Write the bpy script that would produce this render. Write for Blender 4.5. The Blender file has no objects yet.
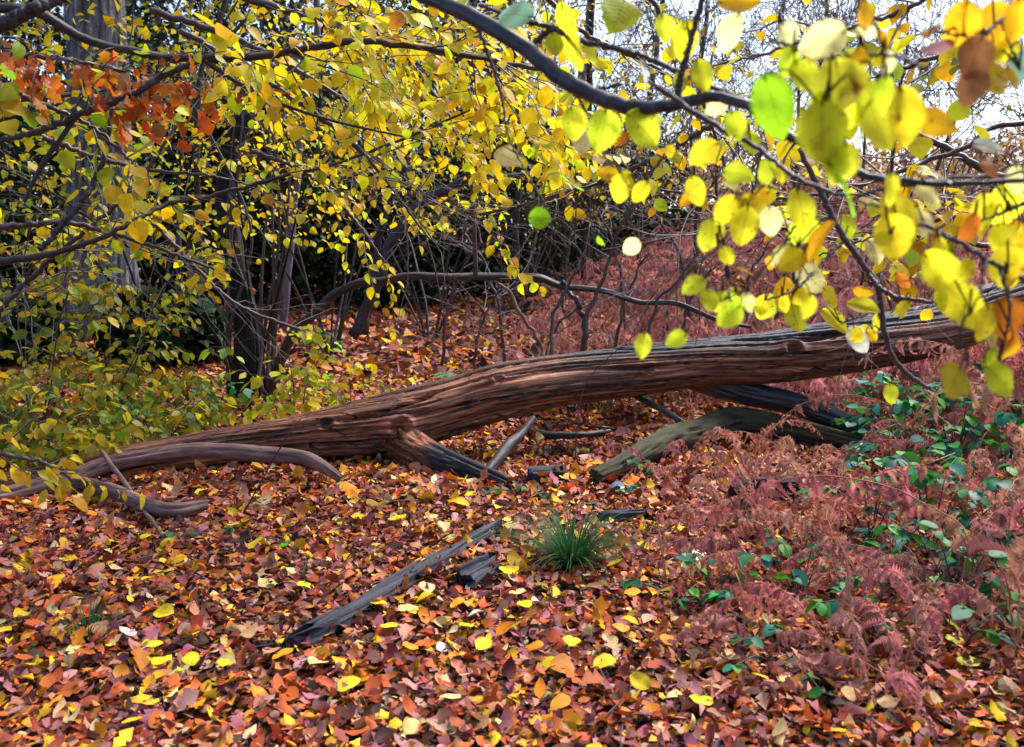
import bpy, math, random
import numpy as np
from mathutils import Vector

random.seed(11)
rng = np.random.default_rng(11)
R = math.radians
sc = bpy.context.scene
COL = sc.collection

# ------------------------------------------------------------------ camera, sky, sun, exposure
CAMZ, FPX, HOR, PITCH = 1.2, 887.0, 260.0, R(5.0)
AX = HOR + FPX * math.tan(PITCH)                    # pixel row of the optical axis
cam_d = bpy.data.cameras.new('camera'); cam = bpy.data.objects.new('camera', cam_d); COL.objects.link(cam)
cam.location = (0, 0, CAMZ); cam.rotation_euler = (R(90) - PITCH, 0, 0)
cam_d.sensor_fit = 'HORIZONTAL'; cam_d.sensor_width = 36; cam_d.lens = 36 * FPX / 1024
cam_d.shift_y = -(373.5 - AX) / 1024
cam_d.clip_start = .05; cam_d.clip_end = 2000
cam_d.dof.use_dof = True; cam_d.dof.focus_distance = 4.6; cam_d.dof.aperture_fstop = 4.5
sc.camera = cam

SUN_EL, SUN_AZ = R(52), R(48)                       # azimuth from +Y towards +X
w = bpy.data.worlds.new('World'); sc.world = w; w.use_nodes = True
nt = w.node_tree; sky = nt.nodes.new('ShaderNodeTexSky'); sky.sky_type = 'NISHITA'; sky.sun_disc = False
sky.sun_elevation = SUN_EL; sky.sun_rotation = SUN_AZ; sky.air_density = 1.0; sky.dust_density = 3.2; sky.ozone_density = 3.0
nt.links.new(sky.outputs[0], nt.nodes['Background'].inputs[0]); nt.nodes['Background'].inputs[1].default_value = .145
sl = bpy.data.lights.new('sun', 'SUN'); so = bpy.data.objects.new('sun', sl); COL.objects.link(so)
sl.energy = 3.0; sl.angle = R(28); sl.color = (1, .96, .93)
sd = Vector((math.sin(SUN_AZ) * math.cos(SUN_EL), math.cos(SUN_AZ) * math.cos(SUN_EL), math.sin(SUN_EL)))
so.rotation_euler = (-sd).to_track_quat('-Z', 'Y').to_euler()
sc.view_settings.view_transform = 'Standard'; sc.view_settings.look = 'None'
sc.view_settings.exposure = 1.25; sc.view_settings.gamma = 1; sc.view_settings.use_curve_mapping = False
sc.render.engine = 'CYCLES'
cy = sc.cycles
cy.max_bounces = 5; cy.diffuse_bounces = 1; cy.glossy_bounces = 2; cy.transmission_bounces = 2; cy.transparent_max_bounces = 4
cy.caustics_reflective = False; cy.caustics_refractive = False
cy.use_denoising = True; cy.use_adaptive_sampling = True; cy.adaptive_threshold = .008
cy.sample_clamp_indirect = 6

# ------------------------------------------------------------------ helpers
FWD = np.array([0, math.cos(PITCH), -math.sin(PITCH)]); UP = np.array([0, math.sin(PITCH), math.cos(PITCH)]); RT = np.array([1., 0, 0])
CAM = np.array([0, 0, CAMZ])
def P(px, py, Y):
    """the point seen at pixel px, py at the distance Y along the ground"""
    d = RT * (px - 512) / FPX - UP * (py - AX) / FPX + FWD
    return CAM + d * (Y / d[1])
def pix(p):
    q = np.asarray(p) - CAM; z = q @ FWD
    return 512 + FPX * (q @ RT) / z, AX - FPX * (q @ UP) / z
def sstep(a, b, x):
    t = np.clip((x - a) / (b - a), 0, 1); return t * t * (3 - 2 * t)
def unit(v):
    v = np.asarray(v, float); return v / np.maximum(np.linalg.norm(v, axis=-1, keepdims=True), 1e-9)
def hash3(i):
    i = i.astype(np.int64)
    h = (i[..., 0] * 374761393 + i[..., 1] * 668265263 + i[..., 2] * 1274126177) & 0xffffffff
    h = ((h ^ (h >> 13)) * 1103515245) & 0xffffffff
    return ((h ^ (h >> 16)) & 0xffff) / 65535.
def vnoise(p):
    p = np.asarray(p, float); f = np.floor(p); t = p - f; t = t * t * (3 - 2 * t); r = 0
    for a in (0, 1):
        for b in (0, 1):
            for c in (0, 1):
                wgt = (t[..., 0] if a else 1 - t[..., 0]) * (t[..., 1] if b else 1 - t[..., 1]) * (t[..., 2] if c else 1 - t[..., 2])
                r = r + wgt * hash3(f + np.array([a, b, c]))
    return r
def n3(x, y, z): return vnoise(np.stack(np.broadcast_arrays(x, y, z), -1))
def gz(x, y):
    """height of the forest floor"""
    x = np.asarray(x, float); y = np.asarray(y, float)
    z = .05 * (n3(x * .9, y * .9, 0 * x) - .5) + .10 * (n3(x * .35, y * .35, 0 * x + 7) - .5) * sstep(3, 8, y)
    z = z + sstep(6, 16, y) * .9 * (.5 + .9 * sstep(-.5, 5, x)) + sstep(9, 34, y) * 2.2 * sstep(0, 9, x)
    return z + .22 * sstep(-1.6, -4.5, x) * sstep(4.5, 7, y)
def gp(px, py, dz=0.):
    """the point of the forest floor seen at a pixel"""
    Y = 3.
    lo, hi = 1.2, 60.
    for k in range(40):
        Y = (lo + hi) / 2; p = P(px, py, Y)
        if p[2] > float(gz(p[0], p[1])) + dz: lo = Y
        else: hi = Y
    return P(px, py, Y)

class MB:
    def __init__(s): s.v = []; s.t = []; s.q = []; s.lc = []; s.c = []; s.n = 0
    def add(s, v, t=None, q=None, lc=None, col=(.1, .1, .1)):
        v = np.asarray(v, np.float32).reshape(-1, 3); n = len(v)
        if t is not None and len(t): s.t.append(np.asarray(t, np.int32).reshape(-1, 3) + s.n)
        if q is not None and len(q): s.q.append(np.asarray(q, np.int32).reshape(-1, 4) + s.n)
        s.v.append(v); s.lc.append(np.zeros((n, 3), np.float32) if lc is None else np.asarray(lc, np.float32).reshape(-1, 3))
        c = np.asarray(col, np.float32); c = np.broadcast_to(c, (n, 3)) if c.ndim == 1 else c.reshape(-1, 3)
        s.c.append(c); s.n += n
    def arrays(s):
        return (np.concatenate(s.v), np.concatenate(s.t) if s.t else np.zeros((0, 3), np.int32), np.concatenate(s.q) if s.q else np.zeros((0, 4), np.int32),
                np.concatenate(s.lc), np.concatenate(s.c))
    def build(s, name, mat, parent=None, smooth=True):
        v, t, q, lc, c = s.arrays(); o = ORG.get(parent.name, np.zeros(3)) if parent else np.zeros(3)
        me = bpy.data.meshes.new(name); me.vertices.add(len(v)); me.vertices.foreach_set('co', (v - o).astype(np.float32).ravel())
        loops = np.concatenate([t.ravel(), q.ravel()]).astype(np.int32)
        me.loops.add(len(loops)); me.loops.foreach_set('vertex_index', loops)
        st = np.concatenate([np.arange(len(t)) * 3, len(t) * 3 + np.arange(len(q)) * 4]).astype(np.int32)
        me.polygons.add(len(st)); me.polygons.foreach_set('loop_start', st)
        me.polygons.foreach_set('use_smooth', np.full(len(st), smooth))
        a = me.attributes.new('lc', 'FLOAT_VECTOR', 'POINT'); a.data.foreach_set('vector', lc.ravel())
        a = me.attributes.new('tone', 'FLOAT_COLOR', 'POINT'); a.data.foreach_set('color', np.concatenate([c, np.ones((len(c), 1), np.float32)], 1).ravel())
        me.update(calc_edges=True); me.materials.append(mat)
        ob = bpy.data.objects.new(name, me); COL.objects.link(ob)
        if parent: ob.parent = parent; ORG[ob.name] = o
        return ob
ORG = {}
def tag(o, label=None, cat=None, group=None, kind=None):
    for k, v in (('label', label), ('category', cat), ('group', group), ('kind', kind)):
        if v: o[k] = v
    return o
def root(name, loc, label, cat, group=None):
    o = bpy.data.objects.new(name, None); COL.objects.link(o); o.empty_display_size = .1
    o.location = Vector([float(a) for a in loc]); ORG[o.name] = np.array(loc, float)
    return tag(o, label, cat, group)

def smooth_path(pts, n):
    """Catmull-Rom through the points (any number of columns)"""
    p = np.asarray(pts, float)
    if len(p) == 2: return p[0] + (p[1] - p[0]) * np.linspace(0, 1, n)[:, None]
    q = np.vstack([2 * p[0] - p[1], p, 2 * p[-1] - p[-2]]); u = np.linspace(0, len(p) - 1 - 1e-6, n); i = u.astype(int); t = (u - i)[:, None]
    a, b, c, d = q[i], q[i + 1], q[i + 2], q[i + 3]
    return .5 * (2 * b + (c - a) * t + (2 * a - 5 * b + 4 * c - d) * t ** 2 + (3 * b - a - 3 * c + d) * t ** 3)
def frames(pts):
    T = unit(np.gradient(pts, axis=0)); ref = np.array([0, 0, 1.]) if abs(T[:, 2]).mean() < .75 else np.array([1., .2, 0])
    S = unit(np.cross(T, ref)); N = np.cross(S, T); return T, S, N
def tube(mb, pts, rad, sides=6, col=(.04, .03, .03), caps=False, l0=0.):
    pts = np.asarray(pts, float); n = len(pts); rad = np.broadcast_to(rad, n); T, S, N = frames(pts)
    a = np.arange(sides) * 2 * math.pi / sides; ca, sa = np.cos(a), np.sin(a)
    v = pts[:, None] + rad[:, None, None] * (ca[None, :, None] * S[:, None] + sa[None, :, None] * N[:, None])
    L = l0 + np.concatenate([[0], np.cumsum(np.linalg.norm(np.diff(pts, axis=0), axis=1))])
    lc = np.stack([np.broadcast_to(ca * 1., (n, sides)) * rad[:, None], np.broadcast_to(sa, (n, sides)) * rad[:, None], np.broadcast_to(L[:, None], (n, sides))], -1)
    i = (np.arange(n - 1)[:, None] * sides + np.arange(sides)).ravel(); j = (np.arange(n - 1)[:, None] * sides + (np.arange(sides) + 1) % sides).ravel()
    q = np.stack([i, j, j + sides, i + sides], 1); v = v.reshape(-1, 3); lc = lc.reshape(-1, 3); t = None
    if caps:
        v = np.vstack([v, pts[0], pts[-1]]); lc = np.vstack([lc, [0, 0, L[0]], [0, 0, L[-1]]]); k = np.arange(sides); k2 = (k + 1) % sides; b = (n - 1) * sides
        t = np.vstack([np.stack([k2, k, np.full(sides, n * sides)], 1), np.stack([b + k, b + k2, np.full(sides, n * sides + 1)], 1)])
    mb.add(v, t, q, lc, col)

# leaf templates: u across (-1..1), v along, half width at each vertex, faces
def tpl(rows, cols, prof, serr=0., lobes=0):
    vs = np.linspace(0, 1, rows); us = np.linspace(-1, 1, cols); U, V = np.meshgrid(us, vs); W = prof(V)
    if serr:
        W = W * np.where(np.abs(U) > .99, 1 + serr * np.where(np.arange(rows)[:, None] % 2 == 0, -1, 1) * np.minimum(1, V * 6), 1)
    if lobes: W = W * (1 + .38 * np.cos(V * lobes * 2 * math.pi))
    i = (np.arange(rows - 1)[:, None] * cols + np.arange(cols - 1)).ravel()
    q = np.stack([i, i + 1, i + 1 + cols, i + cols], 1)
    return dict(u=U.ravel(), v=V.ravel(), w=W.ravel(), q=q, t=None)
ovate = lambda v: np.maximum(.30 * np.sin(math.pi * np.clip(v, 0, 1) ** .8) ** .8, .006)
roundp = lambda v: np.maximum(.46 * np.sin(math.pi * np.clip(v, 0, 1) ** .92) ** .62 * (1 - .18 * v), .012)
T_MID = tpl(6, 3, ovate); T_OAK = tpl(9, 3, lambda v: np.maximum(.27 * np.sin(math.pi * v ** 1.15) ** .7, .012), 0, 3)
T_BIG = tpl(29, 7, roundp, .11); T_MIDBIG = tpl(9, 3, roundp); T_LONG = tpl(6, 3, lambda v: np.maximum(.2 * np.sin(math.pi * v ** .8) ** .9, .006))
T_LOW = dict(u=np.array([0, -1, 1, 0.]), v=np.array([0, .45, .45, 1.]), w=np.array([0, .3, .3, 0]), q=None, t=np.array([[0, 2, 1], [1, 2, 3]]))
def leaves(mb, T, pos, D, N, L, col, wid=1., curl=.5, fold=.25, wave=0.):
    pos = np.asarray(pos, float).reshape(-1, 3); n = len(pos)
    if n == 0: return
    D = unit(D); S = unit(np.cross(D, N)); N = np.cross(S, D); B = lambda a: np.broadcast_to(np.asarray(a, float), (n,))[:, None]
    L, wid, curl, fold = B(L), B(wid), B(curl), B(fold); curl = np.where(np.abs(curl) < 1e-3, 1e-3, curl)
    u, v, wd = T['u'][None], T['v'][None], T['w'][None]
    f = np.sin(curl * v) / curl; h = -(1 - np.cos(curl * v)) / curl + fold * np.abs(u) * wd * wid
    if np.any(wave): h = h + B(wave) * np.sin(v * 9 + B(rng.uniform(0, 6, n)) + u * 2.) * (np.abs(u) * .7 + .15)
    V = pos[:, None] + L[..., None] * (f[..., None] * D[:, None] + (u * wd * wid)[..., None] * S[:, None] + h[..., None] * N[:, None])
    k = len(T['u']); off = (np.arange(n) * k)[:, None, None]
    q = (T['q'][None] + off).reshape(-1, 4) if T['q'] is not None else None
    t = (T['t'][None] + off).reshape(-1, 3) if T['t'] is not None else None
    lc = np.stack(np.broadcast_arrays(u, v, B(rng.uniform(0, 1, n))), -1)
    col = np.asarray(col, float); col = np.broadcast_to(col, (n, 3)) if col.ndim == 1 else col
    mb.add(V, t, q, lc, np.repeat(col, k, 0))
def palette(cols, wts, jit=.18, hue=.10):
    cols = np.array(cols, float); wts = np.array(wts, float) / sum(wts)
    def f(n):
        c = cols[rng.choice(len(cols), n, p=wts)]
        return np.clip(c * rng.normal(1, jit, (n, 1)).clip(.5, 1.6) * rng.normal(1, hue, (n, 3)).clip(.7, 1.4), .003, .85)
    return f
YEL = palette([(.78, .57, .010), (.72, .46, .008), (.70, .62, .02), (.45, .52, .015), (.52, .24, .02)], [5, 2.2, 3, 1.8, .35])
YELG = palette([(.56, .48, .015), (.36, .42, .015), (.20, .34, .012), (.62, .40, .012)], [4, 4, 2, 2])
GRNY = palette([(.24, .29, .014), (.13, .20, .012), (.50, .38, .012), (.05, .09, .012)], [3, 3, 3, 2])
YELG_SHADE = palette([(.42, .34, .012), (.25, .28, .012), (.12, .18, .012), (.52, .33, .010)], [3, 3, 2, 2])  # yellow green darkened, with the understorey's shade put into the leaf colour
OLIVE = palette([(.30, .22, .02), (.20, .17, .02), (.42, .28, .02), (.16, .09, .02)], [3, 3, 2, 2])
ORNG = palette([(.46, .10, .012), (.52, .17, .015), (.34, .06, .015), (.30, .13, .06)], [4, 3, 2, 1])
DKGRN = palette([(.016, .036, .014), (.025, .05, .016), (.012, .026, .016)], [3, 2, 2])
IVY = palette([(.03, .20, .035), (.025, .17, .09), (.08, .30, .025), (.04, .19, .15)], [3, 2, 2, 2])  # bluish tones put the sky's reflection into the green leaf colour
LITT = palette([(.36, .062, .020), (.47, .105, .024), (.22, .040, .024), (.42, .17, .10), (.11, .030, .022), (.42, .19, .16), (.045, .018, .014), (.66, .22, .016), (.74, .40, .015), (.62, .43, .19), (.27, .085, .09), (.33, .11, .14), (.20, .06, .085)],
               [5, 5.5, 3.4, 4, 2.4, 3.6, 2., 2.8, 2.2, 1.8, 2.2, 1.4, 1.], .26, .09)
BRK = palette([(.46, .155, .105), (.53, .21, .155), (.30, .095, .065), (.58, .29, .22), (.38, .18, .095)], [4, 3, 2.2, 1.8, 1], .2)

# ------------------------------------------------------------------ materials
def mat_new(name):
    m = bpy.data.materials.new(name); m.use_nodes = True; nt = m.node_tree; b = nt.nodes['Principled BSDF']; return m, nt, b
def node(nt, kind, **kw):
    n = nt.nodes.new(kind)
    for k, v in kw.items():
        if k.startswith('i_'): n.inputs[int(k[2:])].default_value = v
        else: setattr(n, k, v)
    return n
def mix(nt, blend, fac, a, b):
    n = nt.nodes.new('ShaderNodeMix'); n.data_type = 'RGBA'; n.blend_type = blend
    for s, x in ((0, fac), (6, a), (7, b)):
        if hasattr(x, 'is_linked'): nt.links.new(x, n.inputs[s])
        elif s == 0: n.inputs[0].default_value = x
        else: n.inputs[s].default_value = (*x, 1)
    return n.outputs[2]
def math_n(nt, op, a, b=0., c=0., clamp=False):
    n = nt.nodes.new('ShaderNodeMath'); n.operation = op; n.use_clamp = clamp
    for s, x in enumerate((a, b, c)):
        if hasattr(x, 'is_linked'): nt.links.new(x, n.inputs[s])
        else: n.inputs[s].default_value = x
    return n.outputs[0]
def ramp(nt, src, stops):
    n = nt.nodes.new('ShaderNodeValToRGB'); e = n.color_ramp.elements
    while len(e) < len(stops): e.new(.5)
    for k, (p, c) in enumerate(stops): e[k].position = p; e[k].color = (*c, 1)
    nt.links.new(src, n.inputs[0]); return n.outputs[0]
def attr(nt, name): return node(nt, 'ShaderNodeAttribute', attribute_name=name)
def noise(nt, vec, scale, detail=4, rough=.6, mapscale=None):
    if mapscale:
        m = node(nt, 'ShaderNodeMapping'); m.inputs['Scale'].default_value = mapscale; nt.links.new(vec, m.inputs['Vector']); vec = m.outputs[0]
    n = node(nt, 'ShaderNodeTexNoise'); n.inputs['Scale'].default_value = scale; n.inputs['Detail'].default_value = detail; n.inputs['Roughness'].default_value = rough
    nt.links.new(vec, n.inputs['Vector']); return n.outputs['Fac']
def bump(nt, b, h, strength, dist):
    n = node(nt, 'ShaderNodeBump'); n.inputs['Strength'].default_value = strength; n.inputs['Distance'].default_value = dist
    nt.links.new(h, n.inputs['Height']); nt.links.new(n.outputs[0], b.inputs['Normal'])
def leaf_mat(name, transl=.45, rough=.5, spec=.35, veins=False, spots=True):
    m, nt, b = mat_new(name); a = attr(nt, 'tone'); l = attr(nt, 'lc'); tc = node(nt, 'ShaderNodeTexCoord'); c = a.outputs['Color']
    if spots:
        f = noise(nt, tc.outputs['Object'], 38 if veins else 30, 3, .65)
        r = ramp(nt, f, [(.28, (.62, .5, .45)), (.45, (.95, .93, .9)), (.62, (1.08, 1.08, 1.0))]); c = mix(nt, 'MULTIPLY', .8, c, r)
    if veins:
        x = node(nt, 'ShaderNodeSeparateXYZ'); nt.links.new(l.outputs['Vector'], x.inputs[0]); au = math_n(nt, 'ABSOLUTE', x.outputs[0])
        mid = math_n(nt, 'LESS_THAN', au, .045)
        s = math_n(nt, 'SUBTRACT', math_n(nt, 'MULTIPLY', x.outputs[1], 9.), math_n(nt, 'MULTIPLY', au, 2.4))
        fr = math_n(nt, 'ABSOLUTE', math_n(nt, 'SUBTRACT', math_n(nt, 'FRACT', s), .5)); lat = math_n(nt, 'MULTIPLY', math_n(nt, 'LESS_THAN', fr, .07), .55)
        vf = math_n(nt, 'MAXIMUM', mid, lat, 0, True); c = mix(nt, 'MULTIPLY', math_n(nt, 'MULTIPLY', vf, .55), c, (.62, .50, .35))
        sp = noise(nt, tc.outputs['Object'], 120, 2, .5); edge = math_n(nt, 'POWER', au, 5.)
        sf = math_n(nt, 'GREATER_THAN', math_n(nt, 'ADD', sp, math_n(nt, 'MULTIPLY', edge, .10)), .70); c = mix(nt, 'MIX', math_n(nt, 'MULTIPLY', sf, .75), c, (.16, .06, .02))
        bump(nt, b, fr, .35, .002)
    nt.links.new(c, b.inputs['Base Color']); b.inputs['Roughness'].default_value = rough; b.inputs['Specular IOR Level'].default_value = spec
    if transl:
        t = node(nt, 'ShaderNodeBsdfTranslucent'); nt.links.new(c, t.inputs[0]); ms = node(nt, 'ShaderNodeMixShader', i_0=transl)
        nt.links.new(b.outputs[0], ms.inputs[1]); nt.links.new(t.outputs[0], ms.inputs[2]); nt.links.new(ms.outputs[0], nt.nodes['Material Output'].inputs[0])
    return m
M_LEAF = leaf_mat('yellow_leaf', .55); M_BIG = leaf_mat('large_hazel_leaf', .80, .45, .25, True); M_LITTER = leaf_mat('leaf_litter', .10, .6, .18)
M_FALLEN = leaf_mat('fallen_bright_leaf', .1, .6, .2, True); M_GLOSS = leaf_mat('glossy_green_leaf', .35, .5, .25); M_BRK = leaf_mat('dead_bracken', .35, .7, .12, False, False); M_HOLLY = leaf_mat('evergreen_leaf', .1, .6, .15, False, False)
M_GRASS = leaf_mat('grass_blade', .25, .6, .15, False, False)
def bark_mat(name, c0, c1, c2, along=.12, scale=22, rough=.7, spec=.3, bd=.01, rings=False, moss=None):
    m, nt, b = mat_new(name); l = attr(nt, 'lc').outputs['Vector']
    f = noise(nt, l, scale, 5, .65, (1, 1, along)); g = noise(nt, l, scale * .35, 3, .6, (1, 1, .5))
    c = ramp(nt, f, [(.3, c0), (.52, c1), (.74, c2)]); k = ramp(nt, g, [(.3, (.65, .65, .7)), (.7, (1.15, 1.1, 1.05))]); c = mix(nt, 'MULTIPLY', 1., c, k); h = f
    if rings:
        r = noise(nt, l, 40, 2, .5, (.25, .25, 3.)); rf = math_n(nt, 'GREATER_THAN', r, .62); c = mix(nt, 'MIX', math_n(nt, 'MULTIPLY', rf, .5), c, c2)
    if moss:
        gm = node(nt, 'ShaderNodeNewGeometry'); x = node(nt, 'ShaderNodeSeparateXYZ'); nt.links.new(gm.outputs['Normal'], x.inputs[0])
        mf = math_n(nt, 'MULTIPLY', math_n(nt, 'MULTIPLY', math_n(nt, 'ADD', x.outputs[2], .35, 0, True), ramp(nt, g, [(.42, (0, 0, 0)), (.6, (1, 1, 1))])), .8, 0, True)
        c = mix(nt, 'MIX', mf, c, moss)
    nt.links.new(c, b.inputs['Base Color']); b.inputs['Roughness'].default_value = rough; b.inputs['Specular IOR Level'].default_value = spec
    bump(nt, b, h, .8, bd); return m
M_OAKBARK = bark_mat('grey_oak_bark', (.03, .032, .042), (.19, .195, .225), (.44, .445, .49), .13, 26, .85, .2, .04)
M_BARK = bark_mat('dark_bark', (.012, .010, .012), (.034, .026, .028), (.075, .062, .07), .2, 60, .6, .4, .006)
M_BLACK = bark_mat('black_bark', (.004, .004, .005), (.012, .010, .011), (.03, .026, .03), .2, 50, .75, .25, .01)
M_TWIG = bark_mat('twig_bark', (.03, .018, .02), (.055, .032, .034), (.09, .06, .07), .3, 90, .5, .5, .002)
M_SMOOTH = bark_mat('smooth_grey_bark', (.010, .010, .015), (.026, .025, .034), (.085, .082, .105), .5, 60, .45, .4, .002, True)
M_PALE = bark_mat('pale_stick_bark', (.06, .035, .032), (.17, .095, .085), (.30, .19, .18), .15, 50, .7, .3, .004)
M_FARBARK = bark_mat('far_twig_bark', (.09, .075, .11), (.17, .14, .19), (.27, .23, .30), .2, 20, .8, .2, .01)  # paled, with the bright sky's glare put into the bark colour
M_MOSSLOG = bark_mat('mossy_wood', (.016, .013, .011), (.055, .042, .033), (.13, .105, .08), .08, 40, .85, .2, .014, False, (.045, .055, .014))
M_DARKLOG = bark_mat('wet_dark_wood', (.010, .010, .014), (.030, .028, .036), (.085, .08, .11), .08, 34, .42, .5, .012)
M_PLANK = bark_mat('weathered_wood', (.004, .005, .010), (.014, .015, .030), (.040, .042, .075), .05, 70, .6, .25, .012)
M_STALK = bark_mat('dry_stalk', (.25, .10, .06), (.42, .20, .11), (.6, .36, .24), .2, 120, .5, .4, .001)
def wood_mat():
    m, nt, b = mat_new('bare_weathered_wood'); l = attr(nt, 'lc').outputs['Vector']; tn = attr(nt, 'tone')
    x = node(nt, 'ShaderNodeSeparateColor'); nt.links.new(tn.outputs['Color'], x.inputs[0])
    f = noise(nt, l, 44, 6, .68, (1, 1, .045)); g = noise(nt, l, 9, 4, .6, (1, 1, .16)); h = noise(nt, l, 160, 3, .6, (1, 1, .05))
    c = ramp(nt, f, [(.28, (.012, .005, .005)), (.40, (.10, .034, .020)), (.56, (.26, .100, .054)), (.74, (.45, .22, .13))])
    c = mix(nt, 'MULTIPLY', .9, c, ramp(nt, g, [(.32, (.30, .25, .27)), (.5, (1.0, .95, .92)), (.68, (1.7, 1.55, 1.45))]))
    c = mix(nt, 'MULTIPLY', .5, c, ramp(nt, h, [(.35, (.55, .5, .5)), (.6, (1.1, 1.1, 1.1))]))
    cn = noise(nt, l, 15, 3, .55, (1, 1, .07)); ck = math_n(nt, 'LESS_THAN', math_n(nt, 'ABSOLUTE', math_n(nt, 'SUBTRACT', cn, .5)), .014)
    cn2 = noise(nt, l, 34, 3, .6, (1, 1, .05)); ck2 = math_n(nt, 'MULTIPLY', math_n(nt, 'LESS_THAN', math_n(nt, 'ABSOLUTE', math_n(nt, 'SUBTRACT', cn2, .47)), .013), .8)
    cr = math_n(nt, 'MAXIMUM', ck, ck2); c = mix(nt, 'MIX', math_n(nt, 'MULTIPLY', cr, .88), c, (.008, .005, .005))
    bk = ramp(nt, f, [(.3, (.006, .006, .010)), (.55, (.022, .020, .029)), (.75, (.075, .072, .10))])
    bf = math_n(nt, 'MULTIPLY_ADD', math_n(nt, 'ADD', x.outputs[0], math_n(nt, 'MULTIPLY', math_n(nt, 'SUBTRACT', g, .5), .9)), 4., -1.5, True)
    c = mix(nt, 'MIX', bf, c, bk); nt.links.new(c, b.inputs['Base Color']); b.inputs['Roughness'].default_value = .55; b.inputs['Specular IOR Level'].default_value = .35
    hh = math_n(nt, 'SUBTRACT', math_n(nt, 'ADD', f, math_n(nt, 'MULTIPLY', h, .5)), math_n(nt, 'MULTIPLY', cr, .6)); bump(nt, b, hh, .9, .014); return m
M_WOOD = wood_mat()
def soil_mat():
    m, nt, b = mat_new('forest_soil'); tc = node(nt, 'ShaderNodeTexCoord'); f = noise(nt, tc.outputs['Object'], 3, 8, .7); g = noise(nt, tc.outputs['Object'], 45, 4, .7)
    c = mix(nt, 'MULTIPLY', .8, ramp(nt, f, [(.3, (.05, .02, .014)), (.5, (.10, .038, .024)), (.7, (.17, .065, .04))]), ramp(nt, g, [(.3, (.4, .4, .4)), (.65, (1.4, 1.3, 1.2))]))
    nt.links.new(c, b.inputs['Base Color']); b.inputs['Roughness'].default_value = .9; bump(nt, b, g, .8, .03); return m
M_SOIL = soil_mat()

# ------------------------------------------------------------------ ground
ys = np.concatenate([np.linspace(-25, 0, 12), np.linspace(.4, 18, 110), 18 + 282 * np.linspace(.01, 1, 45) ** 2]); xs = np.sinh(np.linspace(-4.2, 4.2, 150)) * 4.6
X, Yg = np.meshgrid(xs, ys); Z = gz(X, Yg); nx, ny = len(xs), len(ys); mb = MB()
i = (np.arange(ny - 1)[:, None] * nx + np.arange(nx - 1)).ravel(); mb.add(np.stack([X, Yg, Z], -1), None, np.stack([i, i + 1, i + 1 + nx, i + nx], 1))
tag(mb.build('ground', M_SOIL), 'brown woodland floor rising gently to the back', 'ground', None, 'structure')

# leaf litter: one carpet
mb = MB()
def litter(n, y0, y1, T, Ls, cf, zmax=.035, tilt=.33):
    y = rng.uniform(y0, y1, n); x = rng.uniform(-1, 1, n) * (.62 * y + 1.4); z = gz(x, y) + rng.uniform(.004, zmax, n) ** 1.
    th = rng.uniform(0, 2 * math.pi, n); D = np.stack([np.cos(th), np.sin(th), rng.normal(0, .22, n)], 1); N = np.stack([rng.normal(0, tilt, n), rng.normal(0, tilt, n), np.ones(n)], 1)
    N *= np.where(rng.random(n) < .8, 1, -1)[:, None]
    leaves(mb, T, np.stack([x, y, z], 1), D, N, Ls * np.exp(rng.normal(0, .28, n)).clip(.5, 1.7), cf(n), rng.uniform(.75, 1.2, n), rng.normal(.4, .9, n), rng.normal(.15, .4, n), rng.uniform(0, .08, n))
litter(27000, 1.3, 4.2, T_MID, .046, LITT); litter(11000, 1.3, 4.2, T_OAK, .057, LITT); litter(14000, 1.3, 5.5, T_LOW, .034, LITT, .05, 1.); litter(1300, 1.3, 4.2, T_MIDBIG, .046, palette([(.58, .34, .02), (.55, .40, .15), (.5, .2, .02), (.62, .45, .25)], [4, 2, 3, 1.5]))
litter(38000, 4.2, 8.5, T_MID, .062, LITT); litter(1700, 4.2, 8.5, T_MIDBIG, .062, palette([(.56, .32, .02), (.5, .2, .02), (.55, .40, .2)], [4, 4, 2])); litter(5000, 4.2, 8.5, T_OAK, .09, LITT)
litter(30000, 8.5, 17, T_LOW, .13, LITT, .06)
n = 9000; y = rng.uniform(2.2, 7.5, n); x = rng.uniform(.12, .75, n) ** .8 * y; p = np.stack([x, y, gz(x, y) + rng.uniform(.01, .07, n)], 1)
leaves(mb, T_LOW, p, rng.normal(0, 1, (n, 3)) * [1, 1, .5], rng.normal(0, 1, (n, 3)) + [0, 0, 1], .05 * rng.uniform(.5, 1.3, n), BRK(n), .6, 1., .3)
tag(mb.build('leaf_litter', M_LITTER), 'thick carpet of russet and yellow fallen leaves over the woodland floor', 'leaf litter', None, 'stuff')

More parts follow.
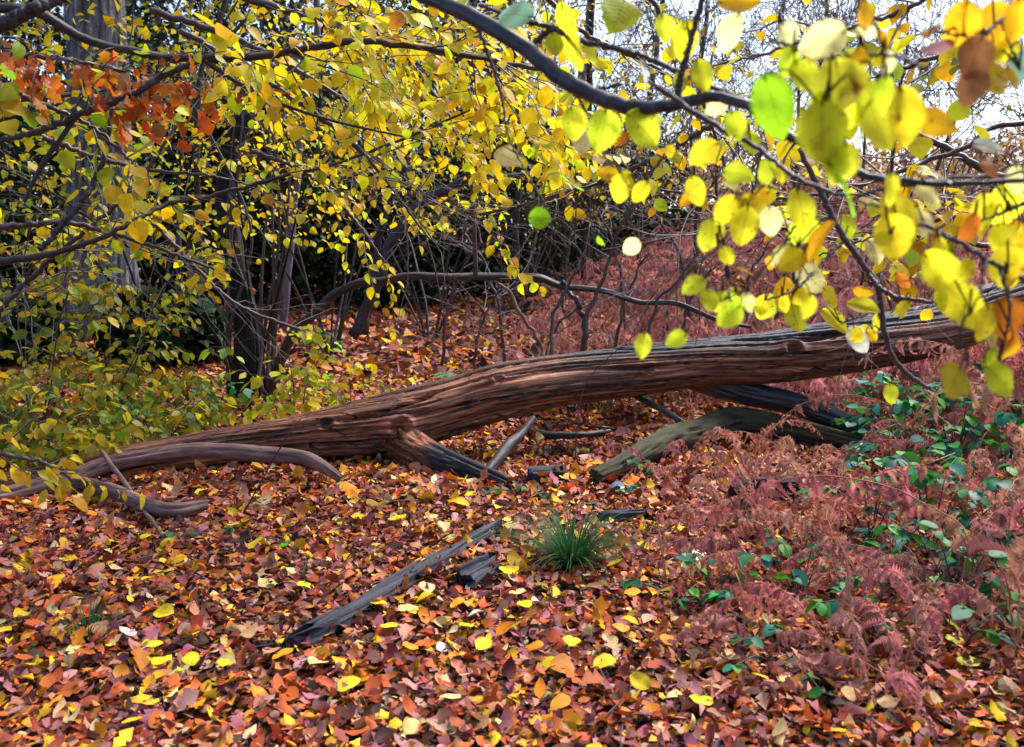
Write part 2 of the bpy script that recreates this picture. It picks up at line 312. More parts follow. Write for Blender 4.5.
# ------------------------------------------------------------------ logs
def px_path(pts, n):
    """pts: (px, py, Y, width in px) -> world points and radii"""
    s = smooth_path(pts, n); w3 = np.array([P(a, b, c) for a, b, c, d in s]); r = s[:, 3] / 2 / FPX * s[:, 2]; return w3, r
def rough_log(mb, pts, rad, sides, disp, seed, twist=.5, knots=(), flat=1., bark=None, caps=True, fl=3.2, fs=.7):
    n = len(pts); T, S, N = frames(pts); L = np.concatenate([[0], np.cumsum(np.linalg.norm(np.diff(pts, axis=0), axis=1))])
    a = np.arange(sides) * 2 * math.pi / sides; A, LL = np.meshgrid(a, L); At = A + twist * LL
    c, s = np.cos(At), np.sin(At); sd = seed * 13.7
    d = (n3(c * .9 + sd, s * .9, LL * .8) - .5) * 1.6
    d = d + (np.abs(2 * n3(c * fl + sd, s * fl, LL * fs + .8 * n3(c * 2, s * 2, LL * 2)) - 1)) * .55
    d = d + (np.abs(2 * n3(c * fl * 2.6 + sd, s * fl * 2.6 + 5, LL * fs * 1.6) - 1)) * .38
    cr = np.abs(2 * n3(c * 2.3 + sd + 9, s * 2.3, LL * .42 + .5 * n3(c * 3, s * 3, LL * 1.7)) - 1); d = d - np.exp(-(cr / .05) ** 2) * 2.4
    cr2 = np.abs(2 * n3(c * 5.3 + sd + 3, s * 5.3, LL * .8) - 1); d = d - np.exp(-(cr2 / .07) ** 2) * .8
    for (kl, ka, kr, kh) in knots:
        dl = (LL - kl); da = (np.angle(np.exp(1j * (A - ka)))) * rad[:, None]; q = np.sqrt((dl * .75) ** 2 + da ** 2) / kr
        d = d + kh / disp * (np.exp(-(q - .75) ** 2 * 7) - 1.1 * np.exp(-(q / .42) ** 2)) + .25 * np.cos(q * 9) * np.exp(-q * 1.1)
    rr = rad[:, None] + d * disp
    v = pts[:, None] + (rr * np.cos(A))[..., None] * S[:, None] + (rr * np.sin(A) * flat)[..., None] * N[:, None]
    lc = np.stack([np.cos(At) * rad[:, None], np.sin(At) * rad[:, None], LL + 0 * A], -1)
    col = np.zeros(v.shape); 
    if bark: col[..., 0] = bark(A, LL, L[-1])
    i = (np.arange(n - 1)[:, None] * sides + np.arange(sides)).ravel(); j = (np.arange(n - 1)[:, None] * sides + (np.arange(sides) + 1) % sides).ravel()
    v = v.reshape(-1, 3); lc = lc.reshape(-1, 3); col = col.reshape(-1, 3); q = np.stack([i, j, j + sides, i + sides], 1); t = None
    if caps:
        k = np.arange(sides); k2 = (k + 1) % sides; b = (n - 1) * sides; v = np.vstack([v, pts[0] + T[0] * rad[0] * .15, pts[-1] - T[-1] * rad[-1] * .3]); lc = np.vstack([lc, [0, 0, L[0]], [0, 0, L[-1]]]); col = np.vstack([col, [0, 0, 0], [0, 0, 0]])
        t = np.vstack([np.stack([k2, k, np.full(sides, n * sides)], 1), np.stack([b + k, b + k2, np.full(sides, n * sides + 1)], 1)])
    mb.add(v, t, q, lc, col); return L
LOGPX = [(-160, 506, 4.15, 52), (-60, 502, 4.35, 48), (40, 488, 4.6, 42), (120, 467, 4.85, 38), (200, 451, 5.05, 38), (300, 436, 5.2, 48), (360, 428, 5.25, 60), (410, 419, 5.35, 68), (460, 404, 5.45, 64), (500, 392, 5.5, 65),
         (560, 379, 5.6, 62), (620, 371, 5.7, 60), (700, 361, 5.8, 55), (760, 357, 5.85, 58), (810, 351, 5.9, 62), (870, 342, 5.95, 61), (930, 331, 6.05, 58), (990, 312, 6.25, 56), (1060, 288, 6.5, 54), (1150, 260, 6.9, 50)]
lp, lr = px_path(LOGPX, 820)
ft = root('fallen_tree', gp(410, 470), 'thick bare fallen trunk lying across the clearing with grooved red brown wood', 'fallen tree')
def logparam(px): return float(np.interp(px, [pix(p)[0] for p in lp[::10]], np.concatenate([[0], np.cumsum(np.linalg.norm(np.diff(lp, axis=0), axis=1))])[::10]))
FACE = math.pi + .15  # angle of the side that faces the camera, set from the frame below
_T, _S, _N = frames(lp); _m = len(lp) // 2; tocam = unit(CAM - lp[_m]); FACE = math.atan2(tocam @ _N[_m], tocam @ _S[_m])
def barkmask(A, LL, Lm):
    up = np.sin(A); return np.clip(.5 + .9 * (up - .62), 0, 1) * sstep(logparam(470), logparam(640), LL) + .35 * sstep(logparam(260), logparam(120), LL)
mb = MB()
rough_log(mb, lp, lr * .86, 170, .025, 1, .35, [(logparam(392), FACE - .12, .075, .03), (logparam(497), FACE + .45, .035, .012), (logparam(782), FACE + .12, .062, .035), (logparam(330), FACE + .3, .05, .018), (logparam(640), FACE - .1, .05, .012)], 1., barkmask)
mb.build('trunk', M_WOOD, ft)
mb = MB(); p, r = px_path([(385, 430, 5.4, 50), (415, 449, 5.12, 36), (445, 462, 4.9, 27), (478, 474, 4.72, 22), (503, 483, 4.58, 18), (519, 490, 4.5, 9)], 120)
rough_log(mb, p, r, 60, .013, 4, .4, (), 1., lambda A, LL, Lm: .8 * sstep(.3, .75, LL)); mb.build('root', M_WOOD, ft)
mb = MB(); p, r = px_path([(392, 432, 5.2, 34), (393, 436, 5.08, 30), (394, 440, 5.0, 20)], 30)
# props and lower logs
def simple_log(name, label, cat, pts, mat, disp=.012, seed=2, n=160, sides=48, group=None, lie=True):
    pts = [(a, b, gp(a, b + d * .35, .05)[1] if lie else c, d) for a, b, c, d in pts]
    p, r = px_path(pts, n); mb = MB(); u = np.concatenate([[0], np.cumsum(np.linalg.norm(np.diff(p, axis=0), axis=1))]) / max(r.mean() * 14, .16) + seed * 3; wig = np.stack([n3(u, u * 0, u * 0 + c) - .5 + .35 * (n3(u * 2.7, u * 0, u * 0 + c + 4) - .5) for c in (1, 2, 3)], 1); p = p + wig * r[:, None] * .9
    r = r * (1 + .22 * (n3(u * 1.7, u * 0, u * 0 + 9) - .5)); rough_log(mb, p, r, sides, disp, seed, .3); o = mb.build(name, mat); return tag(o, label, cat, group)
simple_log('mossy_log', 'grey green mossy log half sunk in leaves below the fallen trunk', 'log',
           [(592, 474, 4.98, 14), (612, 464, 5.05, 20), (645, 451, 5.15, 27), (690, 436, 5.35, 30), (740, 425, 5.55, 28), (790, 430, 5.7, 22), (840, 441, 5.8, 18), (880, 450, 5.9, 12)], M_MOSSLOG, .013, 3)
simple_log('dark_log', 'dark wet branch slanting down to the ground under the fallen trunk', 'log',
           [(690, 372, 5.95, 26), (730, 388, 5.9, 24), (790, 405, 5.85, 22), (850, 428, 5.75, 20), (905, 450, 5.7, 16)], M_DARKLOG, .008, 5, lie=False)
simple_log('rotten_stump', 'black rotten stump end half buried among dead bracken', 'stump',
           [(735, 496, 4.72, 12), (752, 492, 4.72, 17), (780, 490, 4.75, 19), (802, 489, 4.8, 13)], M_BLACK, .018, 6, 60)
simple_log('dead_stick', 'black crooked stick leaning beside the root of the fallen trunk', 'stick',
           [(486, 474, 4.75, 10), (503, 452, 4.95, 11), (518, 437, 5.1, 10), (532, 418, 5.25, 7)], M_BARK, .004, 8, 60, 20, lie=False)
simple_log('dead_stick', 'thin dark stick lying flat behind the blue black wood chunk', 'stick',
           [(525, 427, 5.35, 6), (545, 434, 5.35, 7), (580, 436, 5.35, 6), (610, 430, 5.4, 4)], M_BARK, .002, 9, 60, 14)
simple_log('dead_stick', 'blue grey straight stick sloping under the middle of the fallen trunk', 'stick',
           [(634, 394, 5.75, 6), (655, 407, 5.6, 6), (685, 424, 5.45, 5)], M_DARKLOG, .002, 10, 40, 14, lie=False)
simple_log('fallen_branch', 'long pale pink brown branch lying along the foot of the fallen trunk', 'branch',
           [(-60, 512, 4.1, 18), (0, 496, 4.3, 17), (60, 480, 4.48, 17), (100, 468, 4.6, 16), (150, 458, 4.7, 15), (210, 454, 4.74, 15), (270, 454, 4.74, 15), (305, 458, 4.72, 15), (325, 467, 4.7, 13), (342, 479, 4.68, 8)], M_PALE, .007, 11, 220, 34, lie=False)
simple_log('fallen_branch', 'curved brown branch forking down onto the leaves from the long pale one', 'branch',
           [(70, 480, 4.48, 12), (100, 486, 4.4, 13), (135, 501, 4.28, 14), (170, 510, 4.22, 14), (206, 506, 4.24, 9)], M_PALE, .006, 12, 140, 30)
simple_log('dead_stick', 'short pale stick propped across the two lying branches', 'stick', [(101, 452, 4.5, 4), (120, 475, 4.32, 5), (136, 498, 4.12, 4)], M_PALE, .001, 13, 30, 12, lie=False)
simple_log('dead_stick', 'thin reddish twig pointing down the leaves from the curved branch', 'stick', [(143, 510, 4.2, 4), (153, 522, 4.1, 4), (163, 536, 3.98, 3)], M_PALE, .001, 14, 30, 12)
# split planks: flattened, ridged wood lying on the leaves
def plank(name, label, pa, pb, wid, thick, seed, lift=.03):
    a, b = gp(*pa, .03), gp(*pb, .03); n, m = 140, 26; t = np.linspace(0, 1, n); c = a + (b - a) * t[:, None]; c[:, 2] = gz(c[:, 0], c[:, 1]) + lift
    c[:, 2] = np.linspace(c[:6, 2].mean(), c[-6:, 2].mean(), n); d = unit(b - a); s = unit(np.cross(d, [0, 0, 1])); L = np.linalg.norm(b - a); mb = MB()
    wv = np.linspace(-1, 1, m); A = np.concatenate([wv, wv[::-1]]); sg = np.concatenate([np.ones(m), -np.ones(m)]); AA, TT = np.meshgrid(A, t); SG = np.broadcast_to(sg, AA.shape)
    prof = wid / 2 * (.72 + .45 * n3(TT * 5 + seed, 0 * TT, 0 * TT)) * np.clip(np.minimum(TT * 14, (1 - TT) * 12) + .35, 0, 1)
    ridge = .5 * np.abs(2 * n3(AA * 3.5 + seed, TT * L * 1.6, 0 * TT) - 1) + .5 * n3(AA * 8 + seed, TT * L * 3, 0 * TT + 4)
    z = SG * thick / 2 * (1 - .75 * AA ** 2) + np.where(SG > 0, (ridge - .4) * thick * 1.1, 0)
    v = c[:, None] + (AA * prof)[..., None] * s + z[..., None] * np.array([0, 0, 1.]) + ((n3(AA * 5 + seed, 0 * SG, 0 * TT) - .35) * .5 * np.where(TT < .5, -1, 1) * np.clip((np.abs(TT - .5) - .32) / .18, 0, 1) ** 2 * min(.30, L * .35))[..., None] * d
    k = 2 * m; i = (np.arange(n - 1)[:, None] * k + np.arange(k)).ravel(); j = (np.arange(n - 1)[:, None] * k + (np.arange(k) + 1) % k).ravel()
    e = np.arange(m - 1); cap = np.stack([e, e + 1, k - 2 - e, k - 1 - e], 1)
    mb.add(v, None, np.vstack([np.stack([i, j, j + k, i + k], 1), cap, (cap + (n - 1) * k)[:, ::-1]]), np.stack([AA * wid / 2, SG * .02 + 0 * AA, TT * L], -1)); return tag(mb.build(name, M_PLANK), label, 'wood plank')
plank('split_plank', 'long blue grey split plank lying on fallen leaves', (304, 640), (492, 531), .08, .045, 1)
plank('split_plank', 'short blue black broken plank beside the long split plank', (464, 583), (494, 567), .10, .06, 9)
plank('split_plank', 'thin dark strip of rotten wood behind the grass tuft', (600, 519), (645, 515), .05, .04, 17)
plank('wood_block', 'short blue black wood chunk on leaves below the fallen trunk', (529, 481), (563, 478), .12, .07, 23, .045)

# twig debris in the litter
mb = MB()
for k in range(260):
    y = rng.uniform(1.8, 7); x = rng.uniform(-1, 1) * (.6 * y + .6); a = rng.uniform(0, 6.28); l = rng.uniform(.04, .22); d = np.array([math.cos(a), math.sin(a), 0]); z = float(gz(x, y)) + .03
    b = np.array([x, y, z]); tube(mb, smooth_path([b, b + d * l * .5 + rng.normal(0, .012, 3) + [0, 0, .012], b + d * l + rng.normal(0, .01, 3) + [0, 0, rng.uniform(-.01, .02)]], 7), np.linspace(rng.uniform(.0015, .004), .001, 7), 5)
tag(mb.build('twig_debris', M_TWIG), 'small broken twigs scattered through the fallen leaves', 'twig debris', None, 'stuff')
# ------------------------------------------------------------------ woody growth
def interp_path(p, t):
    i = np.clip(t, 0, .9999) * (len(p) - 1); k = int(i); return p[k] + (p[k + 1] - p[k]) * (i - k), unit(p[min(k + 1, len(p) - 1)] - p[k])
def twig(wood, acc, start, d, length, r, LL, gap, droop=.35, sub=1, n=7, hang=.5, t0=.12):
    """a side twig: zigzag path with leaves on alternate sides; acc collects pos, dir, normal, length"""
    pts = [np.array(start, float)]; d = unit(d); st = length / (n - 1)
    for k in range(n - 1):
        d = unit(d + rng.normal(0, .16, 3) + np.array([0, 0, -droop * .16])); pts.append(pts[-1] + d * st)
    pts = np.array(pts)
    if wood is not None: tube(wood, pts, np.linspace(r, r * .35, n), 4)
    m = max(1, int(length * (1 - t0) / gap)) if gap else 0
    if m:
        t = np.linspace(t0, .995, m) * (n - 1); k = t.astype(int); f = (t - k)[:, None]; p = pts[k] * (1 - f) + pts[np.minimum(k + 1, n - 1)] * f; T = unit(pts[np.minimum(k + 1, n - 1)] - pts[k])
        side = unit(np.cross(T, np.array([0, 0, 1.]) + rng.normal(0, .25, (m, 3)))) * np.where(np.arange(m) % 2, 1, -1)[:, None]
        D = unit(T * .55 + side * .8 + rng.normal(0, .25, (m, 3)) + np.array([0, 0, -hang])); N = unit(np.array([0, -.35, .85]) + rng.normal(0, .38, (m, 3)))
        keep = rng.random(m) < .88; acc.append((p[keep] + D[keep] * LL * .15, D[keep], N[keep], LL * rng.uniform(.45, 1.28, keep.sum())))
    if sub:
        for s in range(rng.integers(1, 4)):
            q, T = interp_path(pts, rng.uniform(.2, .85)); side = unit(np.cross(T, [0, 0, 1.])) * rng.choice([-1, 1]); twig(wood, acc, q, T * .7 + side * .8 + rng.normal(0, .2, 3), length * rng.uniform(.35, .6), r * .55, LL, gap, droop, sub - 1, 5, hang, .15)
def flush(acc, name, mat, parent, cf, T=T_MID, wid=1.15, curl=.5, fold=.2):
    if not acc: return
    mb = MB(); p, D, N, L = (np.concatenate([a[k] for a in acc]) for k in range(4)); n = len(p)
    leaves(mb, T, p, D, N, L, cf(n), wid * rng.uniform(.85, 1.15, n), rng.normal(curl, .35, n), rng.normal(fold, .15, n), .012); return mb.build(name, mat, parent)
def branch(label, pts, ntw, tl, LL, gap, cf, mat=M_TWIG, droop=.25, hang=.38, t0=.05, T=T_MID, wid=1.15, sub=1, name='overhanging_branch', group='leafy branches reaching into the clearing', curl=.5, updown=.25, extra=(), n=60, sides=8):
    p, r = px_path(pts, n); rt = root(name, p[0], label, 'branch', group); wood = MB(); tube(wood, p + rng.normal(0, .004, p.shape) * np.linspace(1, .6, n)[:, None], r, sides)
    for e in extra: q, rr = px_path(e, 30); tube(wood, q, rr, 6)
    acc = []; tw = MB()
    few = ntw <= 20
    for k in range(ntw):
        q, Tn = interp_path(p, rng.uniform(t0, 1)); side = unit(np.cross(Tn, [0, 0, 1.])) * rng.choice([-1, 1])
        twig(tw, acc, q, Tn * .6 + side * rng.uniform(.2, 1) + np.array([0, 0, rng.normal(-updown * .3, updown + .25)]), tl * rng.uniform(.5, 1.2), .0035 if tl > .3 else .0022, LL, gap, droop, 0 if few else sub, 7, hang)
        if few: tw.build('twig', M_TWIG, rt); tw = MB()
    wood.build('bough', mat, rt)
    if tw.n: tw.build('twigs', M_TWIG, rt)
    flush(acc, 'foliage', M_LEAF, rt, cf, T, wid, curl); return rt

branch('dark arching bough sweeping across the upper left, hung with yellow leaves', [(-30, 2, 3.0, 10), (40, 14, 3.1, 10), (75, 35, 3.15, 9), (120, 48, 3.2, 8), (180, 58, 3.3, 8), (240, 57, 3.35, 8), (300, 50, 3.4, 7), (350, 42, 3.4, 7), (400, 45, 3.4, 6), (450, 52, 3.45, 6), (515, 65, 3.5, 5), (560, 74, 3.5, 3)],
       26, .62, .072, .042, YEL, M_BARK, t0=.4, extra=[[(200, 58, 3.3, 5), (260, 95, 3.4, 4), (330, 120, 3.5, 3), (420, 140, 3.6, 2)], [(218, 55, 3.3, 5), (232, 35, 3.3, 4), (246, 18, 3.3, 3)]])
branch('thick dark bough crossing the top left corner of the picture', [(-60, 30, 2.5, 15), (0, 26, 2.5, 15), (28, 12, 2.5, 13), (60, -2, 2.55, 12), (110, -25, 2.6, 10)], 5, .3, .05, .05, YELG, M_BARK, sub=0)
branch('slim dark bough at left curving upward in front of the grey trunk', [(-40, 150, 2.9, 7), (0, 142, 2.9, 6), (40, 132, 2.95, 6), (80, 115, 3.0, 6), (130, 95, 3.0, 6), (170, 72, 3.05, 7), (215, 55, 3.1, 5)], 6, .4, .058, .04, YELG, M_BARK, t0=.1,
       extra=[[(75, 118, 3, 5), (60, 140, 3, 5), (42, 165, 3, 5), (24, 202, 3, 4)]])
branch('long thin dark bough slanting over the dark hollow with bright yellow leaves', [(-20, 262, 3.7, 8), (30, 258, 3.75, 7), (95, 240, 3.8, 5), (140, 218, 3.9, 5), (165, 205, 4.0, 5), (215, 195, 4.1, 4), (260, 182, 4.2, 4), (330, 165, 4.3, 3), (400, 140, 4.4, 3), (470, 110, 4.5, 2)], 15, .45, .07, .045, YEL, M_BARK, t0=.25)
branch('high bough across the top centre thick with golden leaves', [(130, -40, 4.3, 9), (300, 15, 4.4, 7), (420, 45, 4.5, 6), (520, 85, 4.6, 4), (590, 120, 4.7, 3)], 40, .75, .078, .045, YEL, M_TWIG, t0=.15)
branch('bough drooping from the top centre with a curtain of yellow leaves', [(300, -45, 4.9, 9), (370, 20, 5, 7), (420, 75, 5.1, 5), (455, 130, 5.2, 4), (470, 190, 5.3, 2)], 24, .75, .078, .048, YEL, M_TWIG, t0=.12, updown=.4)
branch('golden leaved bough above the broken dark stem', [(150, 10, 5.3, 7), (240, 40, 5.4, 6), (330, 90, 5.5, 4), (390, 130, 5.6, 3)], 17, .7, .076, .048, YEL, M_TWIG, updown=.4)
branch('bough at far left with broad lime green leaves', [(-60, 60, 3.0, 8), (0, 85, 3.05, 6), (45, 105, 3.1, 5), (90, 125, 3.2, 4), (130, 160, 3.2, 3)], 9, .36, .07, .036, YELG, M_TWIG, wid=1.4)
branch('low bough at left with yellow leaves across the foot of the grey trunk', [(-50, 235, 3.7, 8), (20, 225, 3.8, 6), (80, 225, 3.9, 5), (150, 245, 4, 4), (215, 270, 4.1, 3)], 7, .4, .07, .04, YEL, M_TWIG, updown=.2)
branch('lime and yellow leaved bough between the grey trunk and broken stem', [(40, 135, 4.0, 6), (90, 155, 4.1, 5), (150, 170, 4.2, 4), (205, 175, 4.2, 3), (250, 185, 4.3, 2)], 5, .4, .072, .042, YELG, M_TWIG, updown=.35)
branch('bough of curled rust orange dead leaves near the top left', [(-40, 45, 2.9, 6), (20, 55, 2.95, 5), (70, 60, 3.0, 4), (130, 72, 3.1, 3), (180, 78, 3.1, 2)], 34, .26, .06, .03, ORNG, M_TWIG, T=T_OAK, hang=1.0, droop=.9, curl=1.3, sub=0)
branch('blue grey dead stick slanting behind the left boughs', [(40, 250, 3.5, 6), (75, 210, 3.55, 6), (95, 180, 3.6, 6), (106, 150, 3.6, 5), (112, 110, 3.6, 4)], 6, .3, .05, 0, YELG, M_SMOOTH)
branch('yellow spray of narrow leaves reaching in low at the left edge', [(-60, 440, 2.9, 6), (-10, 452, 2.95, 5), (40, 462, 3, 4), (75, 480, 3.05, 2)], 9, .22, .068, .024, palette([(.66, .44, .015), (.6, .35, .015), (.5, .42, .02)], [4, 2, 2]), M_TWIG, T=T_LONG, sub=0, hang=.7, updown=.1)
branch('sparse yellow bough hanging over the dark path behind the trunk', [(250, 150, 5.6, 5), (310, 175, 5.6, 4), (350, 215, 5.6, 4), (385, 262, 5.6, 2)], 14, .5, .066, .045, YEL, M_TWIG, updown=.35)
branch('thin bough with small golden leaves at the top right of centre', [(520, -30, 4.0, 6), (580, 30, 4.1, 5), (640, 60, 4.2, 4), (700, 95, 4.3, 3), (750, 150, 4.4, 2)], 16, .5, .06, .06, YEL, M_TWIG)
branch('slender purple twigs with amber leaves hanging above the trunk middle', [(640, -20, 3.4, 5), (690, 70, 3.5, 4), (720, 150, 3.6, 3), (735, 200, 3.7, 2)], 14, .45, .058, .07, YEL, M_TWIG, updown=.4)

# ------------------------------------------------------------------ near boughs with separate large leaves
TW = []   # pixel paths (px, py, Y, width)
near = {}
def near_branch(key, label, paths, mat=M_SMOOTH):
    rt = root('overhanging_branch', P(*paths[0][0][:3]), label, 'branch', 'leafy branches reaching into the clearing'); first = True
    pl = []
    for e in paths:
        p, r = px_path(e, 70); pl.append(np.array([(a, b, c) for a, b, c, d in smooth_path(e, 70)])); mb = MB()
        if first:  # a few swellings on the main bough
            r = r * (1 + .10 * (n3(np.arange(70) * .35, 0 * r, 0 * r) - .5))
        tube(mb, p + rng.normal(0, .0012, p.shape), r, 14 if first else 7); mb.build('bough' if first else 'twig', mat if first else M_TWIG, rt); first = False
    near[key] = (rt, np.concatenate(pl))
for lab, pts, nt_, tl in [
    ('leafless tangle of thin purple twigs crossing the right side over the bracken', [(1600, 120, 3.2, 9), (1060, 120, 3.2, 6), (960, 150, 3.2, 5), (860, 185, 3.3, 4), (760, 200, 3.4, 3), (660, 190, 3.5, 2)], 16, .7),
    ('leafless dark bough rising from the right edge towards the white sky', [(1600, 205, 3.8, 15), (1060, 205, 3.8, 12), (1000, 178, 3.8, 9), (930, 140, 3.9, 6), (860, 110, 4, 4), (800, 80, 4, 3)], 16, .7),
    ('leafless twig bough low over the bracken slope', [(1600, 250, 4.5, 9), (1050, 250, 4.5, 6), (950, 235, 4.5, 5), (850, 240, 4.6, 4), (760, 225, 4.6, 3), (690, 235, 4.7, 2)], 30, .8),
    ('leafless twiggy bough above the arching bough', [(720, 120, 4.6, 6), (640, 165, 4.7, 5), (560, 195, 4.8, 4), (480, 215, 4.9, 3)], 26, .7),
    ('leafless twigs crossing the yellow leaves at upper left of centre', [(180, 30, 3.8, 6), (280, 90, 3.9, 5), (360, 150, 4, 4), (430, 240, 4.1, 2)], 26, .8),
    ('leafless twigs tangled in front of the grey trunk', [(-20, 330, 4, 6), (50, 260, 4, 5), (130, 190, 4, 4), (200, 90, 4.1, 3)], 24, .7),
    ('leafless twigs drooping across the dark hollow', [(100, 180, 5.2, 5), (160, 230, 5.3, 4), (230, 300, 5.4, 4), (300, 330, 5.5, 3)], 22, .7)]:
    branch(lab, pts, nt_, tl, .05, 0, YEL, M_TWIG, updown=.4, sub=2)
branch('bough of small lime leaves against the white sky at upper right', [(1400, 10, 2.6, 8), (1040, 30, 2.5, 6), (940, 55, 2.5, 5), (860, 90, 2.5, 4), (790, 135, 2.5, 2)], 18, .34, .062, .05, YELG, M_TWIG, t0=.3, wid=1.4, hang=.6)
branch('bough of small golden leaves along the top right edge', [(1300, -60, 2.3, 8), (1000, -28, 2.2, 6), (900, 12, 2.2, 5), (820, 36, 2.2, 4), (735, 62, 2.2, 2)], 13, .32, .06, .05, YEL, M_TWIG, t0=.3, wid=1.4, hang=.6)
branch('bough of yellow leaves hanging above the right end of trunk', [(1400, 170, 3.0, 8), (1050, 200, 2.9, 6), (960, 215, 2.9, 5), (880, 235, 2.9, 3), (820, 255, 2.9, 2)], 24, .34, .062, .055, YEL, M_TWIG, t0=.3, wid=1.4, hang=.6)
near_branch('main', 'smooth grey bough dipping in from the top centre, nearest of all', [
    [(395, -14, 1.85, 11), (428, -3, 1.8, 14), (470, 16, 1.72, 15), (520, 45, 1.64, 16), (560, 76, 1.58, 16), (600, 99, 1.54, 15), (640, 108, 1.5, 14), (680, 104, 1.47, 12), (712, 96, 1.45, 11), (745, 104, 1.42, 10), (765, 120, 1.4, 9), (800, 142, 1.36, 9), (850, 170, 1.3, 8), (900, 181, 1.25, 7), (960, 184, 1.2, 6), (1040, 178, 1.15, 5)],
    [(530, 48, 1.64, 6), (552, 30, 1.62, 6), (585, 42, 1.6, 6), (640, 55, 1.56, 6), (700, 82, 1.5, 5), (755, 104, 1.45, 5)],
    [(655, 86, 1.4, 6), (700, 116, 1.38, 6), (760, 150, 1.35, 5), (800, 180, 1.3, 5), (850, 195, 1.27, 4), (910, 184, 1.25, 4), (1030, 172, 1.2, 3)],
    [(677, 104, 1.47, 8), (681, 75, 1.46, 7), (694, 30, 1.44, 6), (705, -10, 1.42, 6)],
    [(555, 28, 1.62, 5), (520, 20, 1.64, 5), (480, 5, 1.7, 4)], [(620, 85, 1.55, 4), (580, 88, 1.6, 3), (530, 60, 1.66, 3)],
    [(690, 120, 1.5, 3), (668, 150, 1.52, 3), (640, 190, 1.55, 3), (618, 230, 1.6, 2)],
    [(570, 85, 1.6, 3), (585, 110, 1.6, 2), (600, 125, 1.6, 2), (606, 165, 1.6, 2)], [(475, 18, 1.72, 4), (500, 90, 1.75, 3), (510, 140, 1.75, 2), (545, 205, 1.75, 2)],
    [(700, 180, 1.5, 2), (730, 175, 1.45, 2), (780, 190, 1.4, 2)], [(760, 150, 1.35, 3), (750, 200, 1.35, 3), (715, 250, 1.36, 2), (685, 275, 1.36, 2), (640, 335, 1.4, 2)],
    [(800, 180, 1.3, 3), (795, 225, 1.3, 3), (770, 260, 1.3, 2), (745, 290, 1.32, 2), (720, 300, 1.32, 2)],
    [(790, 240, 1.3, 2), (800, 270, 1.28, 2), (790, 300, 1.28, 2)]])
near_branch('mid', 'thin twig bough among lime leaves at upper right', [
    [(770, 40, 1.1, 4), (830, 58, 1.0, 4), (890, 55, .95, 4), (922, 68, .95, 3)], [(840, 58, 1.0, 3), (830, 90, .95, 3), (825, 130, .95, 2), (845, 185, .95, 2)], [(885, 55, .95, 3), (880, 90, .95, 3), (900, 120, .95, 2)],
    [(780, 42, 1.1, 3), (780, 20, 1.1, 3), (790, -20, 1.1, 3)], [(820, 56, 1.0, 3), (850, 20, 1, 2), (868, -10, 1, 2)]], M_TWIG)
near_branch('corner', 'bough of amber leaves hanging in the top right corner', [
    [(1040, -25, 1.15, 5), (1005, 15, 1.12, 4), (978, 45, 1.1, 3), (975, 90, 1.1, 3)], [(1000, 20, 1.12, 3), (1010, 45, 1.12, 2), (1020, 70, 1.12, 2)], [(990, 30, 1.12, 3), (955, 35, 1.1, 2), (935, 28, 1.1, 2)]], M_TWIG)
near_branch('low', 'dark bough with yellow leaves drooping over the right end of trunk', [
    [(1045, 290, 1.15, 6), (990, 262, 1.15, 5), (955, 240, 1.15, 5), (900, 215, 1.15, 4), (860, 200, 1.15, 3)], [(985, 260, 1.15, 4), (978, 300, 1.12, 3), (960, 330, 1.1, 3), (968, 365, 1.1, 2)], [(1000, 268, 1.15, 4), (1010, 310, 1.1, 3), (1000, 360, 1.1, 2)],
    [(940, 232, 1.15, 3), (935, 260, 1.1, 3), (950, 285, 1.1, 2)], [(1030, 200, 1.2, 4), (1005, 212, 1.2, 3), (975, 222, 1.2, 2)], [(900, 215, 1.15, 3), (890, 235, 1.1, 2)]], M_TWIG)
near_branch('twig', 'slim dark bough bending down across the right end of trunk', [
    [(800, 150, 2.0, 5), (822, 195, 2.0, 6), (838, 228, 2.0, 6), (858, 258, 2.0, 6), (878, 288, 2.0, 6), (884, 330, 2.0, 6), (896, 362, 2.0, 5), (912, 377, 2.0, 5), (934, 392, 2.0, 3)],
    [(868, 274, 2.0, 5), (890, 295, 1.95, 5), (930, 302, 1.9, 4), (985, 318, 1.85, 3)], [(845, 240, 2.0, 3), (815, 270, 1.95, 3), (795, 290, 1.9, 2), (765, 300, 1.9, 2)], [(880, 300, 2, 3), (865, 315, 1.95, 2), (840, 322, 1.95, 2)], [(830, 215, 2, 3), (812, 240, 2, 2), (780, 265, 2, 2)]], M_TWIG)
LC = {'y': (.85, .72, .03), 'g': (.32, .66, .02), 'yg': (.66, .80, .04), 'a': (.78, .44, .015), 'p': (.85, .82, .32), 'w': (.55, .62, .52), 'o': (.55, .17, .02), 'b': (.30, .14, .06), 'ol': (.58, .58, .03), 'c': (.22, .42, .30), 'v': (.20, .10, .12)}
